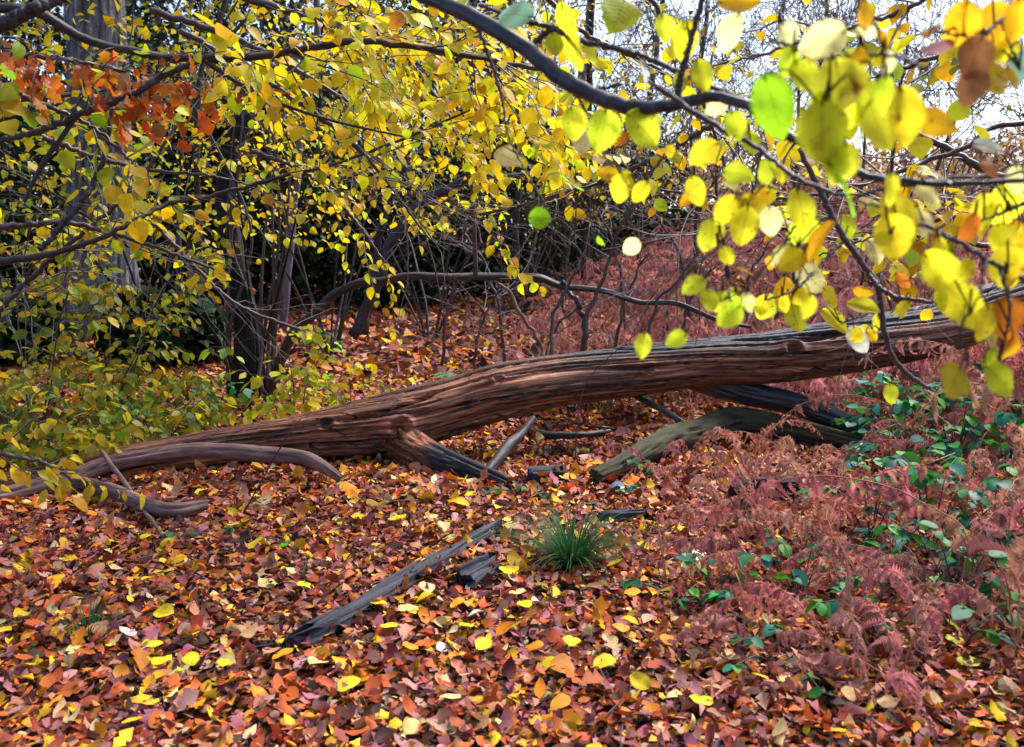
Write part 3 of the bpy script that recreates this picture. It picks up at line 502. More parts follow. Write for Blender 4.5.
BIGL = """main 620 12 50 .95 110 yg|main 572 36 66 .30 70 ol|main 513 12 42 .9 200 c|main 574 124 34 .9 80 yg|main 603 131 42 .95 100 yg|main 645 130 48 .8 40 yg|main 582 140 30 .9 100 p|main 508 157 28 1 20 p|main 569 185 30 .5 50 g|main 541 218 25 1 0 g|main 608 174 22 .9 190 a
main 618 190 32 .9 120 y|main 630 180 28 .6 30 y|main 598 160 15 1 0 p|main 622 138 20 .6 150 o|main 555 46 34 .6 80 yg|main 591 50 24 .7 60 yg|main 665 28 28 .8 80 yg|main 686 42 40 .8 80 y|main 646 77 34 .5 60 w|main 702 76 32 .9 70 ol|main 727 32 40 .8 120 p|main 738 5 40 .8 10 a|main 750 143 24 1 80 yg|main 738 172 32 .8 10 yg
mid 774 106 66 .72 75 g|mid 822 130 62 .95 95 yg|mid 842 96 72 .95 80 yg|mid 872 118 68 .95 70 yg|mid 908 116 60 .8 80 y|mid 936 122 46 .8 20 a|mid 847 188 58 .55 50 g|mid 805 76 38 .9 60 yg|mid 789 36 28 1 60 p|mid 867 16 30 .8 80 a|mid 882 42 26 .8 60 a|mid 860 62 28 .9 80 a|mid 858 82 24 .8 90 o|mid 888 66 30 .7 70 p|mid 842 165 44 .9 95 yg|mid 820 108 34 .8 100 yg
corner 932 29 28 .35 300 a|corner 937 46 32 .28 175 v|corner 962 24 44 .9 100 a|corner 996 28 50 .85 80 a|corner 974 58 44 .9 110 b|corner 990 78 44 .85 75 y|corner 972 86 40 .85 100 b|corner 1017 20 40 .8 90 a|corner 1020 68 34 .7 100 c|corner 985 50 36 .6 80 y
low 988 146 28 .8 20 w|low 937 172 36 .5 10 w|low 992 168 28 .8 40 o|low 898 222 64 .85 80 y|low 892 190 34 .8 80 y|low 982 212 36 .8 90 y|low 1007 210 50 .85 70 y|low 969 230 34 .8 100 o|low 940 247 46 .8 10 a|low 940 272 54 .75 45 y|low 963 303 60 .72 55 y|low 954 382 44 .95 130 ol|low 1001 380 48 .72 40 yg|low 991 334 38 .8 60 p|low 1010 318 46 .9 90 o|low 1010 268 48 .9 80 y|low 1002 238 34 .8 80 y|low 1016 238 34 .8 80 a|low 895 238 50 .9 70 y|low 925 225 36 .7 60 p|low 1012 350 30 .8 90 a|low 1018 180 30 .8 90 p
main 754 200 34 .7 150 a|main 744 226 38 .9 100 y|main 725 210 34 .8 130 y|main 712 232 32 .9 100 yg|main 688 199 20 .8 140 a|main 802 210 40 .8 80 y|main 818 240 48 .38 130 a|main 770 222 30 .9 90 p|main 694 285 28 .8 150 yg|main 710 300 24 .9 80 yg|main 721 303 24 .9 100 yg|main 740 300 26 .55 50 g|main 744 270 20 .5 10 a|main 708 238 28 .9 120 yg|main 600 241 12 .5 60 g|main 670 151 14 .8 90 y
twig 768 264 22 .7 150 a|twig 782 294 34 .85 100 a|twig 800 298 24 .9 80 y|twig 766 307 28 .9 120 yg|twig 795 319 30 .9 80 yg|twig 812 279 38 .8 40 p|twig 833 297 28 .8 40 y|twig 863 308 32 .75 20 yg|twig 835 320 34 .6 45 yg|twig 860 340 34 .7 50 w|twig 873 336 16 .8 40 a|twig 864 292 22 .4 20 a|twig 877 250 28 1 60 p|twig 848 226 26 .8 90 yg|twig 903 281 20 .7 50 o|twig 762 306 24 .8 100 y"""
for key, num, tones in (('low', 12, 'y y yg p'), ('mid', 10, 'yg p y yg'), ('corner', 4, 'a y'), ('main', 26, 'y yg y p'), ('twig', 8, 'y yg')):
    pl = near[key][1]; ok = pl[(pl[:, 0] > 610) & (pl[:, 0] < 1020) & (pl[:, 1] > 20)]
    for k in range(num):
        q = ok[rng.integers(len(ok))]; BIGL += f"|{key} {q[0] + rng.normal(0, 14):.0f} {q[1] + abs(rng.normal(0, 12)) + 8:.0f} {rng.uniform(.6, 1.1) * 42 / q[2]:.0f} {rng.uniform(.55, .95):.2f} {rng.uniform(20, 160):.0f} {rng.choice(tones.split())}"
for e in BIGL.replace('\n', '|').split('|'):
    key, a, b, Lp, wr, ang, c = e.split(); a, b, Lp, wr, ang = float(a), float(b), float(Lp), float(wr), R(float(ang)); rt, pl = near[key]
    k = np.argmin((pl[:, 0] - a) ** 2 + (pl[:, 1] - b) ** 2); Y = pl[k, 2] * rng.uniform(.97, 1.03); attach = P(*pl[k])
    L = Lp / FPX * Y * 1.04; D = unit(RT * math.cos(ang) - UP * math.sin(ang) + FWD * rng.normal(0, .3)); base = P(a, b, Y) - D * L * .5
    narrow = wr < .6; Nn = -FWD * (.45 if narrow else 1) + unit(np.cross(D, FWD)) * (rng.choice([-.9, .9]) if narrow else rng.normal(0, .3)) + UP * .25 + rng.normal(0, .1, 3)
    mb = MB(); col = np.clip(np.array(LC[c]) * rng.normal(1, .1) * rng.normal(1, .05, 3), .01, .8)
    leaves(mb, T_BIG, base[None], D[None], Nn[None], L, col, (wr if not narrow else .75), rng.normal(.35, .35), rng.normal(.15, .12), .025)
    if np.linalg.norm(attach - base) < .45:
        mid = (attach + base) / 2 + np.array([0, 0, .012]) - D * .01; tube(mb, smooth_path([attach, mid, base, base + D * L * .12], 9), np.linspace(.0016, .0008, 9), 5, (.22, .16, .05))
    mb.build('leaf', M_BIG, rt)

# ------------------------------------------------------------------ trees and shrubs
def grow(out, start, d, length, r, level, counts, lens, spread, up, wob=.12, n=8, rmin=.0025):
    pts = [np.array(start, float)]; d = unit(d); st = length / (n - 1)
    for k in range(n - 1): d = unit(d + rng.normal(0, wob, 3) + np.array([0, 0, up * .1])); pts.append(pts[-1] + d * st)
    pts = np.array(pts); out.append((pts, np.linspace(r, r * (.45 if level == 0 else .3), n), level))
    if level < len(counts):
        for k in range(counts[level]):
            t = rng.uniform(.3 if level == 0 else .15, 1.); q, T = interp_path(pts, t); s = unit(np.cross(T, rng.normal(0, 1, 3)))
            grow(out, q, T * (1 - spread) + s * spread + np.array([0, 0, .1]), length * lens[level] * rng.uniform(.6, 1.2) * (1.15 - .5 * t), max(r * (1 - .6 * t) * .42, rmin), level + 1, counts, lens, spread, up, wob * 1.2, 5, rmin)
def tree(name, loc, label, cat, h, r, counts, lens, cf, nleaf, LL, mat=M_FARBARK, group=None, lean=(0, 0, 1), spread=.6, up=.6, sides=(16, 6, 4, 3), leafT=T_LOW, wob=.08, tmat=M_LEAF, lv=2, spread_leaf=.12, rmin=.004):
    rt = root(name, loc, label, cat, group); out = []; grow(out, np.array(loc) - [0, 0, .1], lean, h, r, 0, counts, lens, spread, up, wob, 14, rmin); tk = MB(); cr = MB()
    for p, rad, l in out:
        if l == 0: rad = rad * (1 + .55 * np.exp(-np.linspace(0, 14, len(p)))); p = smooth_path(p, 40); rad = np.interp(np.linspace(0, 1, 40), np.linspace(0, 1, len(rad)), rad)
        
        if l == 0 and sides[0] >= 40: p = smooth_path(p, 320); rad = np.interp(np.linspace(0, 1, 320), np.linspace(0, 1, 40), rad); rough_log(tk, p, rad, 110, .034, 31, .05, fl=6.5, fs=1.1)
        else: tube(tk if l == 0 else cr, p, rad, sides[min(l, 3)])
    tk.build('trunk', mat, rt)
    if cr.n: cr.build('limbs', mat, rt)
    tips = [p for p, rad, l in out if l >= lv]
    if nleaf and tips:
        tp = np.concatenate(tips); k = rng.integers(0, len(tp), nleaf); p = tp[k] + rng.normal(0, spread_leaf, (nleaf, 3)); mb = MB()
        leaves(mb, leafT, p, unit(rng.normal(0, 1, (nleaf, 3)) + [0, 0, -.5]), unit(rng.normal(0, .6, (nleaf, 3)) + [0, -.2, .8]), LL * rng.uniform(.7, 1.3, nleaf), cf(nleaf), 1.2, .4, .2); mb.build('crown', tmat, rt)
    return rt
def dup(rt, loc, rotz, s, label):
    c = rt.copy(); COL.objects.link(c); c.location = Vector([float(v) for v in loc]); c.rotation_euler = (0, 0, rotz); c.scale = (s, s, s); c['label'] = label
    for ch in rt.children: d = ch.copy(); COL.objects.link(d); d.parent = c
    return c
def at(px, Y, dz=0.):
    x = (px - 512) / FPX * Y * 1.0; return np.array([x, Y, float(gz(x, Y)) + dz])
tree('oak_tree', at(97, 9.6), 'massive grey fissured trunk standing at the left behind yellow leaves', 'tree', 13, .32, (11, 8, 5), (.42, .5, .5), OLIVE, 9000, .16, M_OAKBARK, up=1.2, lean=(.0, .02, 1), wob=.02, sides=(40, 10, 5, 3), spread_leaf=.25)

tree('hazel_tree', (-4.6, 5.2, float(gz(-4.6, 5.2))), 'yellow leaved tree added beyond the left edge to shade the left of the clearing', 'tree', 6.5, .10, (12, 7, 5), (.33, .5, .5), YEL, 4500, .10, M_BARK, lean=(.25, -.05, 1), up=.5, leafT=T_LOW, spread_leaf=.2)  # tree added out of frame so its crown dims the left side
tree('hazel_tree', (-3.2, 9.0, float(gz(-3.2, 9.0))), 'tall slender yellow leaved tree right of the massive grey trunk', 'tree', 7.5, .035, (12, 7, 5), (.4, .5, .5), YEL, 9000, .10, M_BARK, lean=(.05, -.05, 1), up=.5, leafT=T_LOW, spread_leaf=.2)
# ------------------------------------------------------------------ coppiced hazel and other shrubs
def shrub(name, loc, label, cat, stems, hgt, r, ntw, tl, LL, gap, cf, mat=M_TWIG, group=None, lean=.35, T=T_MID, wid=1.15, droop=.4, t0=.25, sub=1, hang=.5, lmat=M_LEAF, extra=None, bias=(0, 0)):
    rt = root(name, loc, label, cat, group); acc = []; tw = MB(); loc = np.array(loc, float)
    for s in range(stems):
        a = rng.uniform(0, 2 * math.pi); d = np.array([math.cos(a) * lean * rng.uniform(.2, 1.2) + bias[0], math.sin(a) * lean * rng.uniform(.2, 1.2) + bias[1], 1.]); h = hgt * rng.uniform(.6, 1.1); n = 10; q = [loc + np.array([math.cos(a), math.sin(a), 0]) * r * 2.5 - [0, 0, .05]]; d = unit(d)
        for k in range(n - 1): d = unit(d + rng.normal(0, .07, 3) + np.array([math.cos(a), math.sin(a), -.5]) * .05 * lean * 3); q.append(q[-1] + d * h / (n - 1))
        q = np.array(q); st = MB(); tube(st, smooth_path(q, 24), np.linspace(r * rng.uniform(.6, 1.1), r * .25, 24), 7)
        for k in range(ntw):
            p, Tn = interp_path(q, rng.uniform(t0, 1)); b = rng.uniform(0, 2 * math.pi); twig(st, acc, p, Tn * .45 + np.array([math.cos(b), math.sin(b), .1]), tl * rng.uniform(.5, 1.2), max(.0022, r * .16), LL, gap, droop, sub, 7, hang)
        st.build('stem', mat, rt)
    if extra: extra(rt)
    flush(acc, 'foliage', lmat, rt, cf, T, wid); return rt
def hazel_extra(rt):
    mb = MB(); p, r = px_path([(250, 425, 7.0, 46), (246, 385, 7.0, 32), (247, 330, 7.0, 25), (236, 260, 7.0, 21), (226, 205, 7.05, 19), (231, 155, 7.1, 19), (246, 112, 7.1, 15)], 120); rough_log(mb, p, r, 28, .009, 21, .5); mb.build('stem', M_BLACK, rt)
    mb = MB(); p, r = px_path([(268, 405, 6.9, 16), (282, 355, 6.6, 13), (300, 326, 6.4, 12), (330, 300, 6.3, 11), (370, 282, 6.25, 11), (410, 274, 6.2, 10), (470, 275, 6.2, 9), (520, 278, 6.2, 9), (560, 284, 6.2, 8), (620, 296, 6.2, 7), (680, 308, 6.2, 6), (752, 328, 6.1, 4)], 160); u = np.arange(160) / 9.; p = p + .05 * np.stack([n3(u, 0 * u, 0 * u + c) - .5 for c in (1, 2, 3)], 1) * np.array([0, 1, 1]); rough_log(mb, p, r * .8, 16, .005, 22, .5); mb.build('branch', M_BARK, rt)
    mb = MB(); p, r = px_path([(476, 276, 6.2, 5), (474, 230, 6.15, 5), (473, 180, 6.1, 5), (479, 120, 6, 4), (493, 80, 5.9, 4), (500, 30, 5.8, 3)], 40); tube(mb, p, r, 7); mb.build('branch', M_TWIG, rt)
    for k in range(8):
        px = 228 + rng.uniform(0, 50); mb = MB(); p, r = px_path([(px, 412 + rng.uniform(-8, 8), 6.9 + rng.normal(0, .15), 4), (px + rng.normal(0, 6), 330, 6.9, 4), (px + rng.normal(0, 16), 230, 6.9, 3), (px + rng.normal(0, 30), 110, 6.9, 2)], 20); tube(mb, p, r, 6); mb.build('stem', M_TWIG, rt)
shrub('hazel_shrub', at(252, 7.0), 'coppiced shrub with broken black main stem and long arching bough', 'shrub', 5, 3.8, .013, 9, .75, .07, .06, YEL, M_BLACK, lean=.5, t0=.5, extra=hazel_extra)
SHG = 'yellow leaved shrubs in the wood behind'
for px, Y, lab, st, h, ntw, cf, t0 in [
    (-40, 6.6, 'yellow green shrub at left edge between grey trunk and fallen branch', 4, 2.6, 8, YELG, .35), (150, 9.2, 'yellow shrub just right of the grey trunk', 5, 4.4, 8, YEL, .5), (330, 9.5, 'golden shrub behind the broken black stem', 7, 4.8, 11, YEL, .4),
    (430, 11, 'olive yellow shrub standing over the end of the leafy path', 8, 5.2, 16, OLIVE, .3), (520, 13, 'thin olive shrub above the path behind the arching bough', 8, 5.5, 16, OLIVE, .3), (235, 13.0, 'tall golden shrub far back left of the path', 7, 6.5, 13, YEL, .5),
    (600, 16, 'straggly shrub with few amber leaves at the edge of the bracken', 6, 5.5, 12, YEL, .4), (40, 10, 'yellow shrub growing close behind the grey trunk', 5, 4.8, 9, YELG, .5), (420, 15, 'tall golden shrub far back above the path', 8, 7, 18, YEL, .3), (330, 17, 'dense olive shrub deep in the wood', 8, 7.5, 18, OLIVE, .2)]:
    shrub('hazel_shrub', at(px, Y), lab, 'shrub', st, h, .018, ntw, .8, .075, .06 + .003 * Y, cf, M_BARK, SHG, .4, t0=t0)
LOWG = 'low leafy bushes around the fallen trunk'
for px, Y, lab, st, h, ntw, cf, LL, lean in [
    (30, 5.6, 'low bush with drooping yellow green leaves at the left edge', 9, 1.8, 7, YELG_SHADE, .085, .38), (110, 6.0, 'low yellow green bush above the forked lying branch', 8, 1.5, 6, YELG_SHADE, .08, .45), (175, 6.4, 'dark green low bush at the foot of the black stem', 5, .8, 5, GRNY, .085, .8),
    (15, 5.15, 'dark leafed low bush overhanging the left end of the fallen trunk', 7, .85, 7, GRNY, .085, .9), (125, 5.5, 'green and yellow low bush leaning over the dark left part of the trunk', 7, .75, 6, GRNY, .085, .9),
    (55, 4.98, 'small airy bush with lime leaves hanging over the lying pale branch', 6, .72, 7, YELG_SHADE, .08, .5), (150, 5.3, 'small airy bush with lime leaves over the narrow left part of trunk', 6, .62, 6, YELG_SHADE, .08, .5),
    (-40, 4.7, 'yellow green bush reaching in low from beyond the left edge', 6, 1.1, 6, GRNY, .08, .7), (292, 6.0, 'small lime leaved sapling behind the fallen trunk, right of black stem', 4, .85, 6, YELG, .085, .35), (345, 6.4, 'small pale green sapling against the leafy path', 3, .6, 5, YELG, .07, .35),
    (430, 6.2, 'little yellow sapling peeping over the fallen trunk left of middle', 3, .62, 5, YEL, .07, .4), (55, 8.2, 'yellow green bush at the foot of the grey trunk', 6, 1.8, 6, YELG_SHADE, .085, .4)]:
    shrub('leafy_bush', at(px, Y), lab, 'bush', st, h, .007, ntw, .32, LL, .04, cf, M_TWIG, LOWG, lean, T=T_LONG if LL > .075 else T_MID, wid=1.5 if LL > .075 else 1.3, t0=.2, hang=.6)
HOG = 'dark evergreen bushes at the back'
def holly(px, Y, h, w, n, lab, cf=DKGRN, nm='evergreen_bush', grp=HOG):
    loc = at(px, Y); rt = root(nm, loc, lab, 'bush', grp); st = MB()
    for k in range(7): tube(st, smooth_path([loc, loc + [rng.normal(0, w * .2), rng.normal(0, w * .2), h * .5], loc + [rng.normal(0, w * .4), rng.normal(0, w * .4), h * .95]], 10), np.linspace(.04, .01, 10), 5)
    st.build('stems', M_BARK, rt); u = unit(rng.normal(0, 1, (n, 3))); rr = rng.uniform(.35, 1, n) ** .5 * (.75 + .5 * vnoise(u * 2.2 + px)); p = loc + np.stack([u[:, 0] * rr * w, u[:, 1] * rr * w, h * .5 + u[:, 2] * rr * h * .55], 1)
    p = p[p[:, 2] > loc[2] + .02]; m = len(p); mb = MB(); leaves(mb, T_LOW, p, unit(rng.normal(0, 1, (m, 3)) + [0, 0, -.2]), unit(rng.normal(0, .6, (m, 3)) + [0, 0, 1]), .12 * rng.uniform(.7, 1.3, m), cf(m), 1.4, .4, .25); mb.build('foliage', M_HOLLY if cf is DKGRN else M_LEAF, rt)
for a in [(-30, 7.9, .7, .7, 3000, 'low dark evergreen bush added as shade behind the left yellow sprays'), (165, 8.4, .6, .6, 2500, 'low dark evergreen bush added as shade between grey trunk and black stem'), (-60, 9.5, 3.6, .8, 4000, 'black green bush behind the left edge of the scene'), (205, 13.2, 3.0, 1.5, 6000, 'black green bush in the hollow right of the grey trunk'), (285, 13.5, 3.4, 1.7, 6000, 'dark evergreen bush behind the broken black stem'), (120, 15, 5.0, 2.2, 7000, 'tall dark evergreen behind the grey trunk'),  # the two low bushes are added to blacken the shaded gaps
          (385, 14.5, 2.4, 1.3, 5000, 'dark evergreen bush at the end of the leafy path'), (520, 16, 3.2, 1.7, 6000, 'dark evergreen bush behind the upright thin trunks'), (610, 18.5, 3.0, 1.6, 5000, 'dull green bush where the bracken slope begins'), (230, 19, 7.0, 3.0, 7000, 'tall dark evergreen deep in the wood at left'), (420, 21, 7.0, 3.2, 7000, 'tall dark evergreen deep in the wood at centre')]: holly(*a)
CUB = 'copper leaved bushes along the skyline'; CUP = palette([(.30, .16, .10), (.40, .22, .12), (.42, .26, .05), (.24, .12, .10)], [3, 2, 2, 2])
for a in [(690, 21, 1.7, 1.7, 2600, 'copper bush on the skyline right of the greenish pole'), (760, 25, 2.0, 2.2, 2800, 'broad copper bush on the skyline right of centre'), (830, 19, 1.5, 1.5, 2400, 'copper bush on the slope below the lime leaves'), (905, 23, 1.8, 2.0, 2800, 'copper bush on the skyline above the trunk right end'), (985, 19, 1.6, 1.7, 2600, 'copper bush on the slope near the right edge'), (1060, 22, 2.4, 2.2, 2600, 'copper bush on the skyline at the right edge'), (640, 26, 3.2, 2.2, 2800, 'tall copper bush behind the greenish pole')]: holly(*a, CUP, 'copper_bush', CUB)
holly(20, 12.5, 3.0, 1.4, 6000, 'dark evergreen bush left of the grey trunk')
holly(470, 17.5, 3.6, 1.7, 6000, 'dark evergreen bush at the far end of the leafy path')
# standing poles, leaning stems, dead saplings
def pole(name, label, cat, pts, mat, group=None, n=50, sides=12, twigs=0, disp=.004):
    p, r = px_path(pts, n); u = np.arange(n) / 5.; p = p + np.minimum(r[:, None] * 2.2, .03) * np.stack([n3(u, 0 * u + pts[0][0], 0 * u + c) - .5 + .5 * (n3(u * 2.5, 0 * u + pts[0][0], 0 * u + c + 5) - .5) for c in (1, 2, 3)], 1) * 1.6
    r = r * .85; rt = root(name, p[0], label, cat, group); mb = MB(); rough_log(mb, p, r, sides, disp, pts[0][0] * .01, .4); tw = mb if twigs > 8 else MB()
    for k in range(twigs):
        q, T = interp_path(p, rng.uniform(.2, 1)); b = rng.uniform(0, 6.28); twig(tw, [], q, T * .6 + np.array([math.cos(b), math.sin(b), .2]), rng.uniform(.3, .9), .004 if twigs > 8 else .002, .05, 0, .1, 1 if twigs > 8 else 0)
        if twigs <= 8: tw.build('twig', M_TWIG, rt); tw = MB()
    mb.build('stem', mat, rt)
    return rt
PG = 'thin trunks among the shrubs'
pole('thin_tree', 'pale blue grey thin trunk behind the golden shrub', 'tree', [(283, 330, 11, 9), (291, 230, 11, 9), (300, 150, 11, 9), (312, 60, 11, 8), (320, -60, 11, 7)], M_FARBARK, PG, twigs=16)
pole('thin_tree', 'grey leaning trunk right of the broken black stem', 'tree', [(352, 335, 9.5, 13), (375, 285, 9.5, 12), (400, 225, 9.5, 11), (440, 190, 9.5, 10), (510, 176, 9.5, 8), (590, 164, 9.5, 5)], M_SMOOTH, PG, twigs=14)
pole('thin_tree', 'slim dark trunk leaning beside the grey leaning one', 'tree', [(362, 335, 9.8, 9), (372, 270, 9.8, 9), (388, 200, 9.8, 8), (420, 120, 9.8, 7), (450, 20, 9.8, 6)], M_BARK, PG, twigs=14)
pole('thin_tree', 'straight greenish pole standing against the pink bracken slope', 'tree', [(586, 290, 14, 10), (587, 230, 14, 9), (588, 150, 14, 8), (592, 20, 14, 7), (596, -60, 14, 6)], M_MOSSLOG, PG, twigs=12)
pole('thin_tree', 'dark slim trunk at the end of the leafy path', 'tree', [(514, 300, 13, 9), (516, 240, 13, 8), (520, 150, 13, 8), (512, 20, 13, 7), (505, -60, 13, 6)], M_BARK, PG, twigs=14)
pole('thin_tree', 'very thin brown stem in the dark hollow by the grey trunk', 'tree', [(178, 345, 9, 5), (179, 280, 9, 5), (180, 200, 9, 4), (186, 80, 9, 4)], M_TWIG, PG, twigs=8)
DS = 'bare dead saplings behind the trunk'
pole('dead_sapling', 'grey curved bare sapling rising behind the trunk to the arching bough', 'sapling', [(585, 360, 6.05, 8), (584, 325, 6.1, 7), (576, 300, 6.15, 6), (562, 284, 6.2, 5)], M_SMOOTH, DS, 40, 10, 2, .001)
pole('dead_sapling', 'dark red slender sapling crossing the arching bough, tallest of the bare ones', 'sapling', [(581, 360, 6.0, 6), (590, 310, 6.0, 5), (606, 262, 6.0, 4), (634, 208, 6.0, 4), (655, 165, 6.0, 2)], M_TWIG, DS, 40, 8, 4, .001)
pole('dead_sapling', 'purple pale stick leaning left behind the trunk', 'sapling', [(547, 365, 5.95, 5), (535, 330, 6, 5), (520, 308, 6.05, 5), (498, 284, 6.1, 3)], M_PALE, DS, 30, 8, 2, .001)
pole('dead_sapling', 'forked brown stick standing behind the trunk beside the purple one', 'sapling', [(545, 368, 5.9, 5), (552, 330, 5.95, 5), (562, 295, 6, 4), (578, 262, 6.05, 3), (590, 225, 6.1, 2)], M_TWIG, DS, 30, 8, 4, .001)
pole('dead_sapling', 'thin dark twig arching over the middle of trunk toward the bracken', 'sapling', [(636, 350, 5.9, 4), (660, 305, 5.9, 4), (690, 262, 5.9, 3), (712, 215, 5.9, 2)], M_TWIG, DS, 30, 8, 3, .001)
pole('dead_sapling', 'pale thin stick standing behind the trunk near the green ferns', 'sapling', [(520, 305, 8, 4), (530, 265, 8, 3), (538, 230, 8, 2)], M_PALE, DS, 30, 6, 2, .001)
for k, (x0, Y, hgt, ln, lab) in enumerate([(470, 7.2, 120, 18, 'thin bare sapling left of the purple leaning stick'), (508, 8.2, 150, -25, 'thin bare sapling above the leafy path end'), (533, 7.0, 110, 30, 'short bare sapling between the purple stick and forked stick'), (612, 7.4, 150, 22, 'bare sapling right of the dark red slender one'), (630, 8.4, 170, -20, 'tall bare sapling at the foot of the bracken slope'), (668, 7.6, 130, 26, 'bare sapling crossing the thin end of the arching bough'),
    (700, 8.6, 170, -30, 'bare sapling leaning left on the bracken slope'), (735, 7.8, 150, 20, 'bare sapling behind the end of the arching bough'), (770, 8.8, 160, 30, 'bare sapling leaning right on the bracken slope'), (810, 7.6, 130, -24, 'bare sapling close behind the knot of the trunk'), (850, 8.5, 160, 26, 'bare sapling behind the bending dark bough'), (895, 7.8, 150, -20, 'bare sapling close behind the right part of trunk'), (440, 9.0, 130, 24, 'bare sapling at the left side of the leafy path'), (560, 9.4, 180, 14, 'tall thin bare sapling behind the arching bough middle')]):
    b = at(x0, Y); py = pix(b)[1]; pole('dead_sapling', lab, 'sapling', [(x0, py, Y, 4), (x0 + ln * .3, py - hgt * .4, Y, 4), (x0 + ln * .8, py - hgt * .75, Y, 3), (x0 + ln * 1.7, py - hgt, Y, 2)], M_TWIG, DS, 36, 7, 12, .001)
# bare shrubs with purple twigs on the right, far trees
BG = 'bare twiggy shrubs on the bracken slope'
for px, Y, h, lab in [(690, 11, 3.4, 'bare purple twigged shrub right of the greenish pole'), (790, 9.5, 3.6, 'bare purple shrub behind the middle right of the fallen trunk'), (900, 10.5, 3.6, 'bare tangled shrub behind the right end of the trunk'), (1010, 8.5, 3.6, 'bare dark shrub leaning in at the right edge'), (840, 15, 4.6, 'taller bare shrub far up the bracken slope'), (640, 15, 4.0, 'bare shrub at the foot of the bracken slope'), (730, 13, 4.2, 'bare shrub halfway up the slope behind the hanging amber leaves'), (870, 12.5, 4.0, 'bare purple shrub on the slope above the trunk right end'), (1000, 12.5, 4.2, 'bare shrub on the slope close to the right edge')]:
    tree('bare_shrub', at(px, Y), lab, 'shrub', h, .03, (15, 8, 7), (.6, .55, .5), OLIVE, 120, .06, M_TWIG, BG, (rng.normal(0, .15), rng.normal(0, .1), 1), .55, .3, (7, 4, 3, 3), T_LOW, .12, rmin=.0055)
FG = 'far trees at the back of the wood'
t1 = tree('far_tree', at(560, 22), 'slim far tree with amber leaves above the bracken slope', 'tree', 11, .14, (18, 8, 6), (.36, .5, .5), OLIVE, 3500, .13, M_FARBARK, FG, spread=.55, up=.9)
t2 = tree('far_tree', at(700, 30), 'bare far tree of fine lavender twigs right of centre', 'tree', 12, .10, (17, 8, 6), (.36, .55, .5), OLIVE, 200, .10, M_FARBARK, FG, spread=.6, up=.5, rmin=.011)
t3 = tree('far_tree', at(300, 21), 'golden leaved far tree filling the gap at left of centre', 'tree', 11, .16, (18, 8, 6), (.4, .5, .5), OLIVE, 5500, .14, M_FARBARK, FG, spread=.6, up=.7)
for src, px, Y, s, lab in [(t2, 820, 34, 1.0, 'bare far tree against white sky behind the lime leaves'), (t1, 640, 36, 1.1, 'amber tinged far tree between greenish pole and bare trees'),
                           (t3, 440, 26, 1.1, 'golden far tree over the dark evergreen at centre'), (t3, 120, 24, 1.1, 'golden far tree behind the massive grey trunk'), (t1, 210, 23, 1.0, 'amber far tree left of the broken black stem'), (t3, 520, 34, 1.2, 'golden far tree showing above the end of the path'), (t1, 380, 36, 1.3, 'amber far tree deep behind the leafy path'), (t3, 0, 28, 1.2, 'golden far tree at the left edge of the wood')]:
    dup(src, at(px, Y), rng.uniform(0, 6.28), s, lab)

# ------------------------------------------------------------------ bracken
T_PIN = tpl(23, 3, lambda v: np.maximum(.125 * (1 - v) ** .55 * np.minimum(1, v * 9), .008), .55)
def frond(length, width, arch, npin, droop, full):
    """a dead bracken frond along +X from the origin: bare stalk, then pairs of toothed, curled, hanging pinnae"""
    mb = MB(); n = 30; t = np.linspace(0, 1, n); ang = arch[0] + (arch[1] - arch[0]) * t ** 1.3; st = length / (n - 1)
    x = np.concatenate([[0], np.cumsum(np.cos(ang[:-1]) * st)]); z = np.concatenate([[0], np.cumsum(np.sin(ang[:-1]) * st)]); y = np.cumsum(rng.normal(0, .006, n)) * length; pts = np.stack([x, y, z], 1)
    tube(mb, pts, np.linspace(.0042, .0013, n), 5, (.42, .19, .11)); base = np.array([.49, .175, .135]) * rng.uniform(.72, 1.2) * np.array([1, rng.uniform(.85, 1.35), rng.uniform(.85, 1.35)])
    tt = np.repeat(.30 + .69 * (np.arange(npin) / npin) ** .92, 2); tt = np.clip(tt + rng.normal(0, .006, len(tt)), .28, .995); sg = np.tile([-1., 1.], npin); ok = rng.random(len(tt)) < full; tt, sg = tt[ok], sg[ok]
    f = tt * (n - 1); k = f.astype(int); p = pts[k] + (pts[np.minimum(k + 1, n - 1)] - pts[k]) * (f - k)[:, None]; T = unit(pts[np.minimum(k + 1, n - 1)] - pts[np.maximum(k - 1, 0)]); m = len(p)
    D = unit(T * .45 + np.stack([0 * sg, sg, 0 * sg], 1) * rng.uniform(.5, 1, (m, 1)) + np.array([0, 0, -.35 * droop]) + rng.normal(0, .2, (m, 3))); N = unit(np.cross(np.cross(D, [0, 0, 1.]), D) + rng.normal(0, .35, (m, 3)))
    L = (width * (1 - (tt - .3) / .72) ** .7 + .025) * rng.uniform(.6, 1.15, m)
    leaves(mb, T_PIN, p, D, N, L, np.clip(base * rng.normal(1, .2, (m, 1)), .01, .7), rng.uniform(.6, 1.2, m), rng.uniform(.8, 3.6, m) * droop, rng.normal(.9, .5, m), .05); return mb
FR = [frond(rng.uniform(.75, 1.2), rng.uniform(.09, .17), (rng.uniform(1.0, 1.45), rng.uniform(-1.8, -.8)), 23, rng.uniform(.8, 1.6), .78) for k in range(12)]
FRA = [f.arrays() for f in FR]
FRME = []
for f in FR: o = f.build('frond', M_BRK); FRME.append(o.data); bpy.data.objects.remove(o)
